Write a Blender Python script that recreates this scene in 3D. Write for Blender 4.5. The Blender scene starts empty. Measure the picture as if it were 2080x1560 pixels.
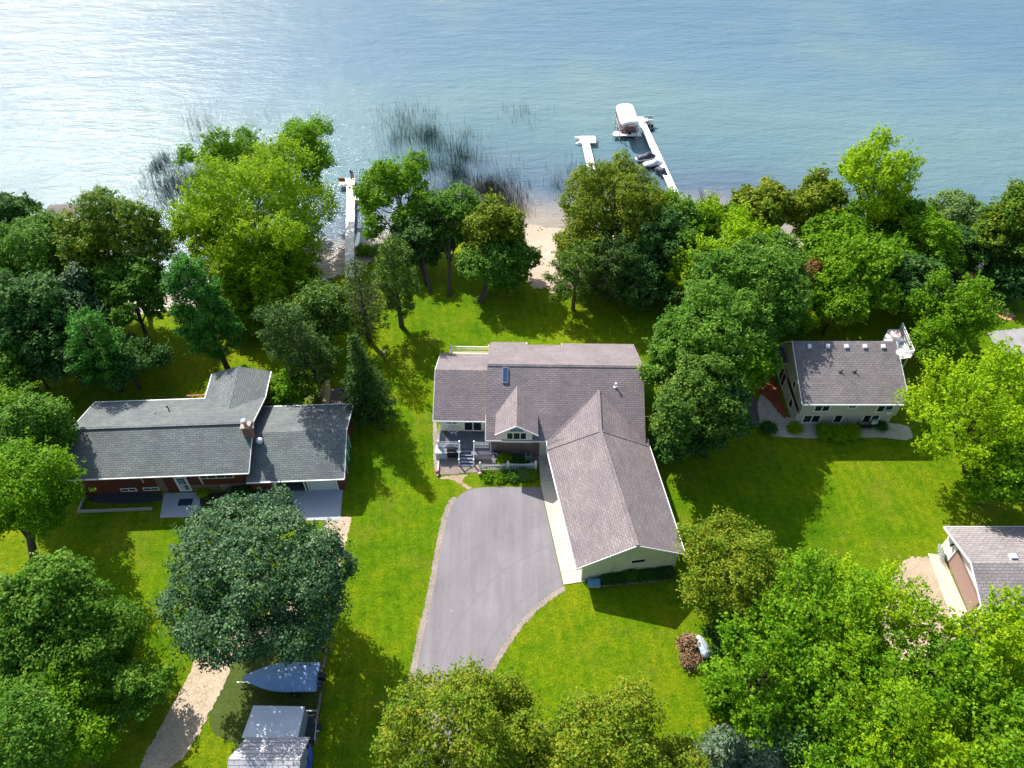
import bpy, bmesh, math, random
import numpy as np
from mathutils import Vector, Matrix
R = math.radians
pi = math.pi
C = bpy.context.scene.collection
sc = bpy.context.scene

# ---------------------------------------------------------------- camera, light, sky
FPX, PITCH, CAMZ = 1582.0, R(47.5), 62.0
cs, sn = math.cos(PITCH), math.sin(PITCH)
cam_d = bpy.data.cameras.new('camera'); cam = bpy.data.objects.new('camera', cam_d); C.objects.link(cam)
cam.location = (0, 0, CAMZ); cam.rotation_euler = (R(90) - PITCH, 0, 0)
cam_d.sensor_width = 36; cam_d.lens = 36 * FPX / 2080
cam_d.clip_start = 0.5; cam_d.clip_end = 6000
sc.camera = cam

SUN_EL, SUN_AZ = 43.0, -35.0          # azimuth measured from +Y (the lake side) towards +X
w = bpy.data.worlds.new('World'); sc.world = w; w.use_nodes = True
nt = w.node_tree; bg = nt.nodes['Background']
sky = nt.nodes.new('ShaderNodeTexSky'); sky.sky_type = 'NISHITA'; sky.sun_disc = False
sky.sun_elevation = R(SUN_EL); sky.sun_rotation = R(SUN_AZ); sky.air_density = 1.2; sky.dust_density = 2.0
nt.links.new(sky.outputs[0], bg.inputs[0]); bg.inputs[1].default_value = 0.115
sd = bpy.data.lights.new('sun', 'SUN'); sun = bpy.data.objects.new('sun', sd); C.objects.link(sun)
sd.energy = 4.7; sd.angle = R(0.5); sd.color = (1.0, 0.95, 0.88)
sv = Vector((math.sin(R(SUN_AZ)) * math.cos(R(SUN_EL)), math.cos(R(SUN_AZ)) * math.cos(R(SUN_EL)), math.sin(R(SUN_EL))))
sun.rotation_euler = sv.to_track_quat('Z', 'Y').to_euler(); sun.location = (-60, 100, 90)
sc.view_settings.view_transform = 'Standard'; sc.view_settings.look = 'None'
sc.view_settings.exposure = 0.9; sc.view_settings.gamma = 1.0

# ---------------------------------------------------------------- surveying: where a sight line meets a level
def P(u, v, z=0.0):
    d = (780 - v) / FPX; t = (CAMZ - z) / (sn - d * cs)
    return Vector(((u - 1040) / FPX * t, (cs + d * sn) * t, z))
def PY(u, v, y):
    d = (780 - v) / FPX; t = y / (cs + d * sn)
    return Vector(((u - 1040) / FPX * t, y, CAMZ - (sn - d * cs) * t))
WZ = -2.2
SHORE = [P(*q, WZ) for q in [(-2600, 720), (-900, 660), (-400, 655), (0, 645), (250, 640), (500, 612), (645, 574), (700, 556), (760, 530), (830, 492),
         (930, 458), (1040, 449), (1090, 462), (1130, 469), (1250, 466), (1400, 468), (1500, 482), (1600, 492), (1750, 520),
         (1900, 546), (2000, 548), (2200, 560), (3000, 600), (4600, 640)]]
SX = np.array([p.x for p in SHORE]); SY = np.array([p.y for p in SHORE])
_gx = np.linspace(-400, 400, 1601); _gy = np.interp(_gx, SX, SY)
_k = np.exp(-np.linspace(-2, 2, 9) ** 2); _k /= _k.sum(); _gy = np.convolve(np.pad(_gy, 4, mode='edge'), _k, mode='valid')
def shore_y(x): return np.interp(x, _gx, _gy)
def ground_z(x, y):
    s = shore_y(x) - y
    t = np.clip(s / 15.0, 0, 1); up = -2.2 + 2.2 * (t * t * (3 - 2 * t)) 
    up = up + 0.08 * np.clip(s / 3.0, 0, 1) * (1 - t)
    return np.where(s >= 0, up, -2.2 - np.minimum(2.5, -s * 0.1))
def gz(x, y): return float(ground_z(np.array([x]), np.array([y]))[0])
def G(u, v):
    z = 0.0
    for _ in range(40):
        p = P(u, v, z); z = 0.5 * z + 0.5 * max(gz(p.x, p.y), WZ)
    p = P(u, v, z); p.z = gz(p.x, p.y); return p

# ---------------------------------------------------------------- materials
def _new(name):
    m = bpy.data.materials.new(name); m.use_nodes = True
    n = m.node_tree; b = n.nodes['Principled BSDF']; return m, n, b
def _noise(n, vec, scale, detail=4, rough=.6):
    t = n.nodes.new('ShaderNodeTexNoise'); t.inputs['Scale'].default_value = scale
    t.inputs['Detail'].default_value = detail; t.inputs['Roughness'].default_value = rough
    n.links.new(vec, t.inputs['Vector']); return t.outputs['Fac']
def _ramp(n, fac, stops):
    r = n.nodes.new('ShaderNodeValToRGB'); e = r.color_ramp.elements
    while len(e) < len(stops): e.new(0.5)
    for i, (p, c) in enumerate(stops):
        e[i].position = p; e[i].color = (*c, 1) if len(c) == 3 else c
    n.links.new(fac, r.inputs[0]); return r.outputs[0]
def _mix(n, fac, a, b, mode='MIX'):
    m = n.nodes.new('ShaderNodeMix'); m.data_type = 'RGBA'; m.blend_type = mode
    for s, x in ((m.inputs[0], fac), (m.inputs[6], a), (m.inputs[7], b)):
        if hasattr(x, 'is_linked') or hasattr(x, 'links'): n.links.new(x, s)
        elif isinstance(x, (int, float)): s.default_value = x
        else: s.default_value = (*x, 1)
    return m.outputs[2]
def _math(n, op, a, b=0.0):
    m = n.nodes.new('ShaderNodeMath'); m.operation = op
    for s, x in ((m.inputs[0], a), (m.inputs[1], b)):
        if isinstance(x, (int, float)): s.default_value = x
        else: n.links.new(x, s)
    return m.outputs[0]
def _bump(n, b, h, strength, dist=0.02):
    k = n.nodes.new('ShaderNodeBump'); k.inputs['Strength'].default_value = strength; k.inputs['Distance'].default_value = dist
    n.links.new(h, k.inputs['Height']); n.links.new(k.outputs[0], b.inputs['Normal'])
def _tc(n, w='Object'):
    return n.nodes.new('ShaderNodeTexCoord').outputs[w]
MATS = {}
def plain(name, col, rough=.7, vary=.25, scale=3.0, metal=0.0, spec=.5, bump=0.0, fine=12.0):
    if name in MATS: return MATS[name]
    m, n, b = _new(name); v = _tc(n)
    f = _math(n, 'ADD', _math(n, 'MULTIPLY', _noise(n, v, scale, 5), .6), _math(n, 'MULTIPLY', _noise(n, v, fine, 3), .4))
    lo = tuple(c * (1 - vary) for c in col); hi = tuple(min(.9, c * (1 + vary)) for c in col)
    n.links.new(_ramp(n, f, [(.3, lo), (.7, hi)]), b.inputs['Base Color'])
    b.inputs['Roughness'].default_value = rough; b.inputs['Metallic'].default_value = metal
    b.inputs['Specular IOR Level'].default_value = spec
    if bump: _bump(n, b, f, bump, .05)
    MATS[name] = m; return m
def shingle(name, c1, c2, mortar, bw=.55, rh=.21, stain=None):
    m, n, b = _new(name); uv = _tc(n, 'UV')
    t = n.nodes.new('ShaderNodeTexBrick'); n.links.new(uv, t.inputs['Vector'])
    t.inputs['Scale'].default_value = 1; t.inputs['Brick Width'].default_value = bw; t.inputs['Row Height'].default_value = rh
    t.inputs['Mortar Size'].default_value = .028; t.inputs['Mortar Smooth'].default_value = .6; t.offset = .5
    t.inputs['Color1'].default_value = (*c1, 1); t.inputs['Color2'].default_value = (*c2, 1); t.inputs['Mortar'].default_value = (*mortar, 1)
    ob = _tc(n)
    big = _noise(n, ob, .35, 5, .65); fine = _noise(n, ob, 9, 3, .7)
    c = _mix(n, 1.0, t.outputs[0], _ramp(n, fine, [(.3, (.72, .72, .73)), (.7, (1.3, 1.28, 1.26))]), 'MULTIPLY')
    c = _mix(n, 1.0, c, _ramp(n, big, [(.32, (.84, .84, .86)), (.68, (1.14, 1.12, 1.1))]), 'MULTIPLY')
    if stain:
        s = _noise(n, ob, .55, 6, .7)
        sf = _ramp(n, s, [(.52, (0, 0, 0)), (.72, (.7, .7, .7))])
        c = _mix(n, sf, c, stain)
    n.links.new(c, b.inputs['Base Color']); b.inputs['Roughness'].default_value = .9
    b.inputs['Specular IOR Level'].default_value = .25
    _bump(n, b, _math(n, 'ADD', t.outputs['Fac'], _math(n, 'MULTIPLY', fine, -1.0)), .5, .02)
    return m
def siding(name, col, pitch=.2, line=.62, rough=.6):
    m, n, b = _new(name); uv = _tc(n, 'UV')
    s = n.nodes.new('ShaderNodeSeparateXYZ'); n.links.new(uv, s.inputs[0])
    f = _math(n, 'FRACT', _math(n, 'DIVIDE', s.outputs[1], pitch))
    edge = _math(n, 'LESS_THAN', f, .14)
    nz = _noise(n, _tc(n), 1.2, 4)
    base = _ramp(n, nz, [(.3, tuple(c * .88 for c in col)), (.7, tuple(min(.9, c * 1.08) for c in col))])
    c = _mix(n, edge, base, tuple(c * line for c in col))
    n.links.new(c, b.inputs['Base Color']); b.inputs['Roughness'].default_value = rough
    _bump(n, b, f, .4, .02); return m
def brickm(name, c1, c2, mortar, bw=.4, rh=.14):
    m, n, b = _new(name); uv = _tc(n, 'UV')
    t = n.nodes.new('ShaderNodeTexBrick'); n.links.new(uv, t.inputs['Vector'])
    t.inputs['Scale'].default_value = 1; t.inputs['Brick Width'].default_value = bw; t.inputs['Row Height'].default_value = rh
    t.inputs['Mortar Size'].default_value = .015
    t.inputs['Color1'].default_value = (*c1, 1); t.inputs['Color2'].default_value = (*c2, 1); t.inputs['Mortar'].default_value = (*mortar, 1)
    nz = _noise(n, _tc(n), 1.5, 5)
    c = _mix(n, 1.0, t.outputs[0], _ramp(n, nz, [(.3, (.75, .75, .75)), (.7, (1.2, 1.2, 1.2))]), 'MULTIPLY')
    n.links.new(c, b.inputs['Base Color']); b.inputs['Roughness'].default_value = .85; return m
def grain(name, stops, s1, s2, bump=.5, rough=.95, s3=40.0, dist=.05):
    """ground-like surface: two octaves of patches and a fine grain"""
    m, n, b = _new(name); v = _tc(n)
    f = _math(n, 'ADD', _math(n, 'MULTIPLY', _noise(n, v, s1, 6, .7), .5), _math(n, 'MULTIPLY', _noise(n, v, s2, 5, .7), .5))
    c = _ramp(n, f, stops)
    g = _noise(n, v, s3, 3, .8)
    c = _mix(n, 1.0, c, _ramp(n, g, [(.3, (.7, .7, .7)), (.7, (1.3, 1.3, 1.3))]), 'MULTIPLY')
    n.links.new(c, b.inputs['Base Color']); b.inputs['Roughness'].default_value = rough
    b.inputs['Specular IOR Level'].default_value = .1
    _bump(n, b, _math(n, 'ADD', f, g), bump, dist); return m

def leafmat(name, cols, trans=.35, spec=.10, gloss=.6):
    """foliage: hue varies leaf by leaf and clump by clump"""
    m, n, b = _new(name)
    geo = n.nodes.new('ShaderNodeNewGeometry'); isl = geo.outputs['Random Per Island']
    oi = n.nodes.new('ShaderNodeObjectInfo')
    nz = _noise(n, _tc(n), .42, 4)
    f = _math(n, 'ADD', _math(n, 'MULTIPLY', isl, .50), _math(n, 'MULTIPLY', _math(n, 'SUBTRACT', nz, .12), .82))
    f = _math(n, 'ADD', f, _math(n, 'MULTIPLY', _math(n, 'SUBTRACT', oi.outputs['Random'], .5), .10))
    k = len(cols)
    c = _ramp(n, f, [(.18 + .64 * i / (k - 1), cols[i]) for i in range(k)])
    n.links.new(c, b.inputs['Base Color']); b.inputs['Roughness'].default_value = gloss
    b.inputs['Specular IOR Level'].default_value = spec
    tr = n.nodes.new('ShaderNodeBsdfTranslucent')
    tc = _mix(n, 1.0, c, (1.25, 1.35, .55), 'MULTIPLY'); n.links.new(tc, tr.inputs[0])
    ms = n.nodes.new('ShaderNodeMixShader'); ms.inputs[0].default_value = trans
    n.links.new(b.outputs[0], ms.inputs[1]); n.links.new(tr.outputs[0], ms.inputs[2])
    n.links.new(ms.outputs[0], n.nodes['Material Output'].inputs[0]); return m

# ---------------------------------------------------------------- things, parts, meshes
def tag(o, label=None, cat=None, group=None, kind=None):
    for k, v in (('label', label), ('category', cat), ('group', group), ('kind', kind)):
        if v: o[k] = v
    return o
def thing(name, label, cat, loc=(0, 0, 0), rz=0.0, group=None):
    o = bpy.data.objects.new(name, None); C.objects.link(o)
    o.location = loc; o.rotation_euler = (0, 0, rz); o.empty_display_size = .3
    o.matrix_basis = Matrix.Translation(Vector(loc)) @ Matrix.Rotation(rz, 4, 'Z')
    return tag(o, label, cat, group)
def auto_uv(me, uoff=0.0):
    nf = len(me.polygons)
    if nf == 0 or nf > 20000: return
    uvl = me.uv_layers.new(name='uv').data
    for p in me.polygons:
        n = p.normal
        if abs(n.z) > .995: a, b = Vector((1, 0, 0)), Vector((0, 1, 0))
        else:
            a = Vector((0, 0, 1)).cross(n).normalized(); b = n.cross(a)
        for li in p.loop_indices:
            co = me.vertices[me.loops[li].vertex_index].co
            uvl[li].uv = (co.dot(a), co.dot(b))
class MB:
    def __init__(s): s.v = []; s.f = []
    def add(s, vs, fs):
        o = len(s.v); s.v += [tuple(x) for x in vs]; s.f += [tuple(i + o for i in f) for f in fs]; return s
    def poly(s, pts): return s.add(pts, [tuple(range(len(pts)))])
    def slab(s, pts, th):
        """a polygon given thickness downwards"""
        k = len(pts); pts = [Vector(p) for p in pts]
        a = Vector((0, 0, 0))
        for i in range(k): a += pts[i].cross(pts[(i + 1) % k])
        if a.z < 0: pts = pts[::-1]
        lo = [p - Vector((0, 0, th)) for p in pts]
        return s.add(pts + lo, [tuple(range(k)), tuple(range(2 * k - 1, k - 1, -1))] + [(i, i + k, (i + 1) % k + k, (i + 1) % k) for i in range(k)])
    def prism(s, pts, vec):
        k = len(pts); pts = [Vector(p) for p in pts]; vec = Vector(vec)
        a = Vector((0, 0, 0))
        for i in range(k): a += pts[i].cross(pts[(i + 1) % k])
        if a.dot(vec) < 0: pts = pts[::-1]
        hi = [p + vec for p in pts]
        return s.add(pts + hi, [tuple(range(k - 1, -1, -1)), tuple(range(k, 2 * k))] + [(i, (i + 1) % k, (i + 1) % k + k, i + k) for i in range(k)])
    def box(s, x0, x1, y0, y1, z0, z1):
        return s.add([(x0, y0, z0), (x1, y0, z0), (x1, y1, z0), (x0, y1, z0), (x0, y0, z1), (x1, y0, z1), (x1, y1, z1), (x0, y1, z1)],
                     [(0, 3, 2, 1), (4, 5, 6, 7), (0, 1, 5, 4), (1, 2, 6, 5), (2, 3, 7, 6), (3, 0, 4, 7)])
    def cbox(s, c, size, rz=0.0, rx=0.0, ry=0.0):
        M = Matrix.Translation(Vector(c)) @ Matrix.Rotation(rz, 4, 'Z') @ Matrix.Rotation(ry, 4, 'Y') @ Matrix.Rotation(rx, 4, 'X')
        h = [x / 2 for x in size]; b = MB().box(-h[0], h[0], -h[1], h[1], -h[2], h[2])
        return s.add([M @ Vector(v) for v in b.v], b.f)
    def bar(s, p0, p1, wd, ht):
        """rectangular bar between two points"""
        p0, p1 = Vector(p0), Vector(p1); d = p1 - p0; L = d.length
        q = d.to_track_quat('X', 'Z').to_matrix().to_4x4(); M = Matrix.Translation((p0 + p1) / 2) @ q
        b = MB().box(-L / 2, L / 2, -wd / 2, wd / 2, -ht / 2, ht / 2)
        return s.add([M @ Vector(v) for v in b.v], b.f)
    def tube(s, pts, rad, n=8, cap=True):
        pts = [Vector(p) for p in pts]
        if not hasattr(rad, '__len__'): rad = [rad] * len(pts)
        vs = []; fs = []
        ref = Vector((0, 0, 1)) if abs((pts[-1] - pts[0]).normalized().z) < .9 else Vector((1, 0, 0))
        for i, p in enumerate(pts):
            d = (pts[min(i + 1, len(pts) - 1)] - pts[max(i - 1, 0)]).normalized()
            a = ref.cross(d).normalized(); b = d.cross(a)
            for k in range(n):
                t = 2 * pi * k / n; vs.append(p + (a * math.cos(t) + b * math.sin(t)) * rad[i])
        for i in range(len(pts) - 1):
            for k in range(n):
                fs.append((i * n + k, i * n + (k + 1) % n, (i + 1) * n + (k + 1) % n, (i + 1) * n + k))
        if cap: fs += [tuple(range(n - 1, -1, -1)), tuple(range((len(pts) - 1) * n, len(pts) * n))]
        return s.add(vs, fs)
    def ball(s, c, r, n=10, m=6, z0=-1.0):
        if not hasattr(r, '__len__'): r = (r, r, r)
        vs = []; fs = []
        for j in range(m + 1):
            ph = math.asin(z0) + (pi / 2 - math.asin(z0)) * j / m
            for k in range(n):
                t = 2 * pi * k / n
                vs.append((c[0] + r[0] * math.cos(ph) * math.cos(t), c[1] + r[1] * math.cos(ph) * math.sin(t), c[2] + r[2] * math.sin(ph)))
        for j in range(m):
            for k in range(n): fs.append((j * n + k, j * n + (k + 1) % n, (j + 1) * n + (k + 1) % n, (j + 1) * n + k))
        return s.add(vs, fs)
    def loft(s, rings, cap=True, closed=True):
        n = len(rings[0]); vs = [p for r in rings for p in r]; fs = []
        for i in range(len(rings) - 1):
            for k in range(n if closed else n - 1):
                fs.append((i * n + k, i * n + (k + 1) % n, (i + 1) * n + (k + 1) % n, (i + 1) * n + k))
        if cap: fs += [tuple(range(n - 1, -1, -1)), tuple(range((len(rings) - 1) * n, len(rings) * n))]
        return s.add(vs, fs)
    def build(s, name, mat, parent=None, smooth=False, world=False, sh=None):
        vs = s.v
        if sh is not None: vs = [(x[0] - sh[0], x[1] - sh[1], x[2] - sh[2]) for x in vs]
        if parent is not None and world:
            M = parent.matrix_basis.inverted(); vs = [tuple(M @ Vector(v)) for v in vs]
        me = bpy.data.meshes.new(name); me.from_pydata(vs, [], s.f); me.update()
        bm = bmesh.new(); bm.from_mesh(me); bmesh.ops.recalc_face_normals(bm, faces=bm.faces) if len(s.f) > 1 else None
        bm.to_mesh(me); bm.free()
        auto_uv(me); me.materials.append(mat)
        if smooth: me.shade_smooth()
        o = bpy.data.objects.new(name, me); C.objects.link(o)
        if parent is not None: o.parent = parent
        return o
def build_split(mb, name, mat, parent, **k):
    """every separate piece of the collected shapes becomes a part of its own"""
    par = list(range(len(mb.v)))
    def find(a):
        while par[a] != a: par[a] = par[par[a]]; a = par[a]
        return a
    for f in mb.f:
        for q in f[1:]: par[find(q)] = find(f[0])
    grp = {}
    for f in mb.f: grp.setdefault(find(f[0]), []).append(f)
    for fs in grp.values():
        ids = sorted({i for f in fs for i in f}); mp_ = {i: j for j, i in enumerate(ids)}
        q = MB(); q.v = [mb.v[i] for i in ids]; q.f = [tuple(mp_[i] for i in f) for f in fs]; q.build(name, mat, parent, **k)
def copy_tree(o, loc, rz=None, label=None, scale=None):
    kids = list(bpy.data.objects)
    def rec2(a, par):
        c = a.copy(); C.objects.link(c)
        if par is not None: c.parent = par
        for ch in kids:
            if ch.parent == a: rec2(ch, c)
        return c
    r = rec2(o, None); r.location = loc
    if rz is not None: r.rotation_euler = (0, 0, rz)
    if scale is not None: r.scale = scale if hasattr(scale, '__len__') else (scale,) * 3
    if label: r['label'] = label
    return r
def struct(o): o['kind'] = 'structure'; return o

# ---------------------------------------------------------------- shared materials
white = plain('white_paint', (.74, .75, .76), .5, .07)
dockwhite = plain('dock_white', (.80, .78, .75), .6, .08)
glass = plain('window_glass', (.012, .018, .022), .06, .3, spec=.8)
tealglass = plain('teal_glass', (.06, .16, .16), .1, .2)
black = plain('black_plastic', (.015, .016, .02), .4, .3)
metal = plain('galvanised_metal', (.42, .44, .46), .35, .15, metal=.7)
concrete = plain('concrete', (.66, .60, .50), .9, .10, scale=.8, bump=.15, fine=8)
greycon = plain('grey_concrete', (.30, .32, .36), .9, .14, scale=.5, bump=.15, fine=8)
bark = plain('bark', (.075, .058, .043), .95, .4, scale=5, bump=.6)
palebark = plain('pale_bark', (.20, .18, .15), .9, .35, scale=5, bump=.5)
oldwood = plain('weathered_wood', (.19, .15, .11), .9, .3, scale=4, bump=.3)  # the brown of aged timber
# ---------------------------------------------------------------- the setting
def grid_object(name, xs, ys, zf, mat):
    X, Y = np.meshgrid(xs, ys); Z = zf(X, Y); nx, ny = len(xs), len(ys)
    co = np.stack([X, Y, Z], -1).reshape(-1, 3).astype(np.float32)
    i = np.arange(nx * ny).reshape(ny, nx)
    f = np.stack([i[:-1, :-1], i[:-1, 1:], i[1:, 1:], i[1:, :-1]], -1).reshape(-1, 4)
    o = mesh_np(name, co, f, mat); o.data.shade_smooth(); return o
def mesh_np(name, co, faces, mat, parent=None):
    me = bpy.data.meshes.new(name); nf, k = faces.shape
    me.vertices.add(len(co)); me.vertices.foreach_set('co', np.ascontiguousarray(co, dtype=np.float32).ravel())
    me.loops.add(nf * k); me.loops.foreach_set('vertex_index', np.ascontiguousarray(faces, dtype=np.int32).ravel())
    me.polygons.add(nf); me.polygons.foreach_set('loop_start', np.arange(0, nf * k, k, dtype=np.int32))
    me.update(calc_edges=True); me.materials.append(mat)
    o = bpy.data.objects.new(name, me); C.objects.link(o)
    if parent is not None: o.parent = parent
    return o

# lawn
m, n, b = _new('lawn'); v = _tc(n)
big = _noise(n, v, .045, 5, .6); mid = _noise(n, v, .45, 6, .75); fine = _noise(n, v, 5.5, 4, .85); fin2 = _noise(n, v, 1.7, 5, .75)
c1 = _ramp(n, big, [(.30, (.052, .132, .002)), (.48, (.100, .182, .003)), (.70, (.162, .212, .005))])
c2 = _ramp(n, mid, [(.30, (.55, .76, .6)), (.5, (1, 1, 1)), (.70, (1.5, 1.12, 1.3))])
c3 = _ramp(n, fine, [(.25, (.30, .40, .3)), (.5, (1, 1, 1)), (.76, (1.8, 1.62, 1.7))])
c4 = _ramp(n, fin2, [(.3, (.62, .76, .7)), (.7, (1.36, 1.20, 1.3))])
c = _mix(n, 1.0, _mix(n, 1.0, _mix(n, 1.0, c1, c2, 'MULTIPLY'), c3, 'MULTIPLY'), c4, 'MULTIPLY')
# mower stripes in the side yard
w1 = n.nodes.new('ShaderNodeTexWave'); w1.inputs['Scale'].default_value = .30; w1.inputs['Distortion'].default_value = 1.6; w1.inputs['Detail'].default_value = 2
mp = n.nodes.new('ShaderNodeMapping'); mp.inputs['Rotation'].default_value = (0, 0, R(-8)); n.links.new(v, mp.inputs[0]); n.links.new(mp.outputs[0], w1.inputs['Vector'])
c = _mix(n, 1.0, c, _ramp(n, w1.outputs['Fac'], [(.2, (.94, .97, .94)), (.8, (1.06, 1.03, 1.05))]), 'MULTIPLY')
# dry straw-coloured patches
dry = _noise(n, v, .16, 7, .8)
c = _mix(n, _ramp(n, dry, [(.52, (0, 0, 0)), (.72, (.7, .7, .7))]), c, (.19, .175, .02))
n.links.new(c, b.inputs['Base Color']); b.inputs['Roughness'].default_value = .9; b.inputs['Specular IOR Level'].default_value = .04
_bump(n, b, _math(n, 'ADD', fine, fin2), .9, .12)
lawnm = m
xs = np.concatenate([[-2500, -1200, -600, -300, -180], np.arange(-120, 120.1, 1.25), [180, 300, 600, 1200, 2500]])
ys = np.concatenate([[-2500, -1200, -500, -200, -60, -20, 0, 15, 30, 45, 55], np.arange(60, 112, 1.0), [125, 150, 200, 400, 900, 2500]])
struct(grid_object('ground', xs, ys, lambda X, Y: ground_z(X, Y), lawnm))

# water: clear shallows over sand, weedier and greener further out
m, n, b = _new('lake_water'); v = _tc(n)
at = n.nodes.new('ShaderNodeAttribute'); at.attribute_name = 'depth'
wob = _math(n, 'MULTIPLY', _math(n, 'SUBTRACT', _noise(n, v, .05, 4), .5), .22)
dd = _math(n, 'ADD', at.outputs['Fac'], wob)
c = _ramp(n, dd, [(.0, (.30, .25, .20)), (.06, (.25, .22, .20)), (.14, (.085, .13, .18)), (.30, (.095, .17, .20)), (.52, (.115, .195, .218)), (.80, (.09, .165, .225)), (1., (.08, .155, .22))])
patch = _noise(n, v, .022, 4, .6)
c = _mix(n, _ramp(n, patch, [(.50, (0, 0, 0)), (.68, (.55, .55, .55))]), c, (.14, .215, .205))
n.links.new(c, b.inputs['Base Color']); b.inputs['Roughness'].default_value = .13; b.inputs['IOR'].default_value = 1.33; b.inputs['Specular IOR Level'].default_value = .20
mp = n.nodes.new('ShaderNodeMapping'); mp.inputs['Rotation'].default_value = (0, 0, R(12)); mp.inputs['Scale'].default_value = (.35, 1.0, 1.0)
n.links.new(v, mp.inputs[0])
h1 = _noise(n, mp.outputs[0], 1.1, 5, .62); h2 = _noise(n, mp.outputs[0], .28, 3, .5); h3 = _noise(n, v, 4.0, 3, .6)
hh = _math(n, 'ADD', _math(n, 'ADD', h1, _math(n, 'MULTIPLY', h2, 1.6)), _math(n, 'MULTIPLY', h3, .22))
_bump(n, b, hh, 1.0, .23)
xs = np.concatenate([[-3000, -1500, -700, -350], np.arange(-200, 201, 2.0), [350, 700, 1500, 3000]])
ys = np.concatenate([np.arange(64, 240, 2.0), [260, 300, 400, 600, 1200, 3000]])
wo = struct(grid_object('water', xs, ys, lambda X, Y: X * 0 + WZ, m))
X, Y = np.meshgrid(xs, ys); dep = np.clip((Y - shore_y(X)) / 70.0, 0, 1).astype(np.float32).ravel()
a = wo.data.attributes.new('depth', 'FLOAT', 'POINT'); a.data.foreach_set('value', dep)

def inside(poly, x, y):
    r = np.zeros(x.shape, bool); k = len(poly)
    for i in range(k):
        x1, y1 = poly[i][0], poly[i][1]; x2, y2 = poly[(i + 1) % k][0], poly[(i + 1) % k][1]
        if y1 == y2: continue
        c_ = ((y1 > y) != (y2 > y)) & (x < (x2 - x1) * (y - y1) / (y2 - y1) + x1); r ^= c_
    return r
def sheet(name, pts, mat, dz=.004, cell=.4, rough=.0, seed=0):
    """ground-hugging sheet cut on a grid, ragged edge"""
    poly = [(p.x, p.y) for p in pts]; xs_ = [p[0] for p in poly]; ys_ = [p[1] for p in poly]
    gx = np.arange(min(xs_) - 1, max(xs_) + 1 + cell, cell); gy = np.arange(min(ys_) - 1, max(ys_) + 1 + cell, cell)
    X, Y = np.meshgrid(gx, gy); cx = (X[:-1, :-1] + X[1:, 1:]) / 2; cy = (Y[:-1, :-1] + Y[1:, 1:]) / 2
    rng = np.random.default_rng(seed)
    jx = cx + rough * (np.sin(cx * 2.1 + cy * 1.3) + rng.normal(0, .6, cx.shape)); jy = cy + rough * (np.cos(cx * 1.7 - cy * 2.3) + rng.normal(0, .6, cx.shape))
    ok = inside(poly, jx, jy); i = np.arange(X.size).reshape(X.shape)
    f = np.stack([i[:-1, :-1], i[:-1, 1:], i[1:, 1:], i[1:, :-1]], -1)[ok]
    used = np.unique(f); mp_ = np.zeros(X.size, int); mp_[used] = np.arange(len(used))
    co = np.stack([X, Y, ground_z(X, Y) + dz], -1).reshape(-1, 3)[used]
    o = mesh_np(name, co, mp_[f], mat); o.data.shade_smooth(); return struct(o)
def flat(name, pts, mat, z=.01, sub=.5, rough=0.0, seed=1):
    """level sheet from an outline; edges subdivided and made ragged"""
    rng = random.Random(seed); out = []
    if rough:
        for _ in range(2): pts = [q for i in range(len(pts)) for q in (pts[i] * .75 + pts[(i + 1) % len(pts)] * .25, pts[i] * .25 + pts[(i + 1) % len(pts)] * .75)]
        rough *= .45; sub = .22
    for i, p in enumerate(pts):
        q = pts[(i + 1) % len(pts)]; d = Vector((q.x - p.x, q.y - p.y, 0)); L = d.length; k = max(1, int(L / sub)) if rough else 1
        nn = Vector((-d.y, d.x, 0)).normalized() if L else Vector()
        for j in range(k):
            o_ = rng.uniform(-rough, rough) if rough else 0
            out.append((p.x + d.x * j / k + nn.x * o_, p.y + d.y * j / k + nn.y * o_, z))
    bm = bmesh.new(); vs = [bm.verts.new(q) for q in out]; fc = bm.faces.new(vs); bm.normal_update()
    if fc.normal.z < 0: fc.normal_flip()
    bmesh.ops.triangulate(bm, faces=[fc]); me = bpy.data.meshes.new(name); bm.to_mesh(me); bm.free()
    me.materials.append(mat); o = bpy.data.objects.new(name, me); C.objects.link(o); return struct(o)
def spline(pts, k=6):
    """smooth open curve through points"""
    out = []
    P_ = [pts[0]] + list(pts) + [pts[-1]]
    for i in range(1, len(P_) - 2):
        a_, b_, c_, d_ = P_[i - 1], P_[i], P_[i + 1], P_[i + 2]
        for j in range(k):
            t = j / k
            out.append(.5 * ((2 * b_) + (c_ - a_) * t + (2 * a_ - 5 * b_ + 4 * c_ - d_) * t * t + (-a_ + 3 * b_ - 3 * c_ + d_) * t ** 3))
    out.append(P_[-2]); return out

sand = grain('beach_sand', [(.3, (.31, .25, .19)), (.55, (.42, .34, .27)), (.75, (.50, .42, .34))], .35, 2.5, .5, s3=14)
gravel = grain('gravel', [(.3, (.27, .21, .12)), (.5, (.45, .36, .26)), (.72, (.56, .47, .35))], .5, 4, .7, s3=9, dist=.08)
gravdim = grain('crushed_stone', [(.3, (.16, .14, .12)), (.5, (.30, .25, .21)), (.72, (.44, .38, .32))], .6, 5, .8, s3=10, dist=.08)
dirt = grain('bare_soil', [(.3, (.18, .13, .08)), (.5, (.34, .25, .17)), (.72, (.46, .36, .26))], .5, 3, .6, s3=10)
darksoil = grain('mulch', [(.3, (.025, .018, .014)), (.6, (.07, .045, .035)), (.8, (.11, .07, .05))], .8, 5, .8, s3=12)
redmulch = grain('red_mulch', [(.3, (.12, .03, .015)), (.55, (.30, .085, .045)), (.8, (.42, .16, .09))], .8, 5, .8, s3=12)

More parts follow.
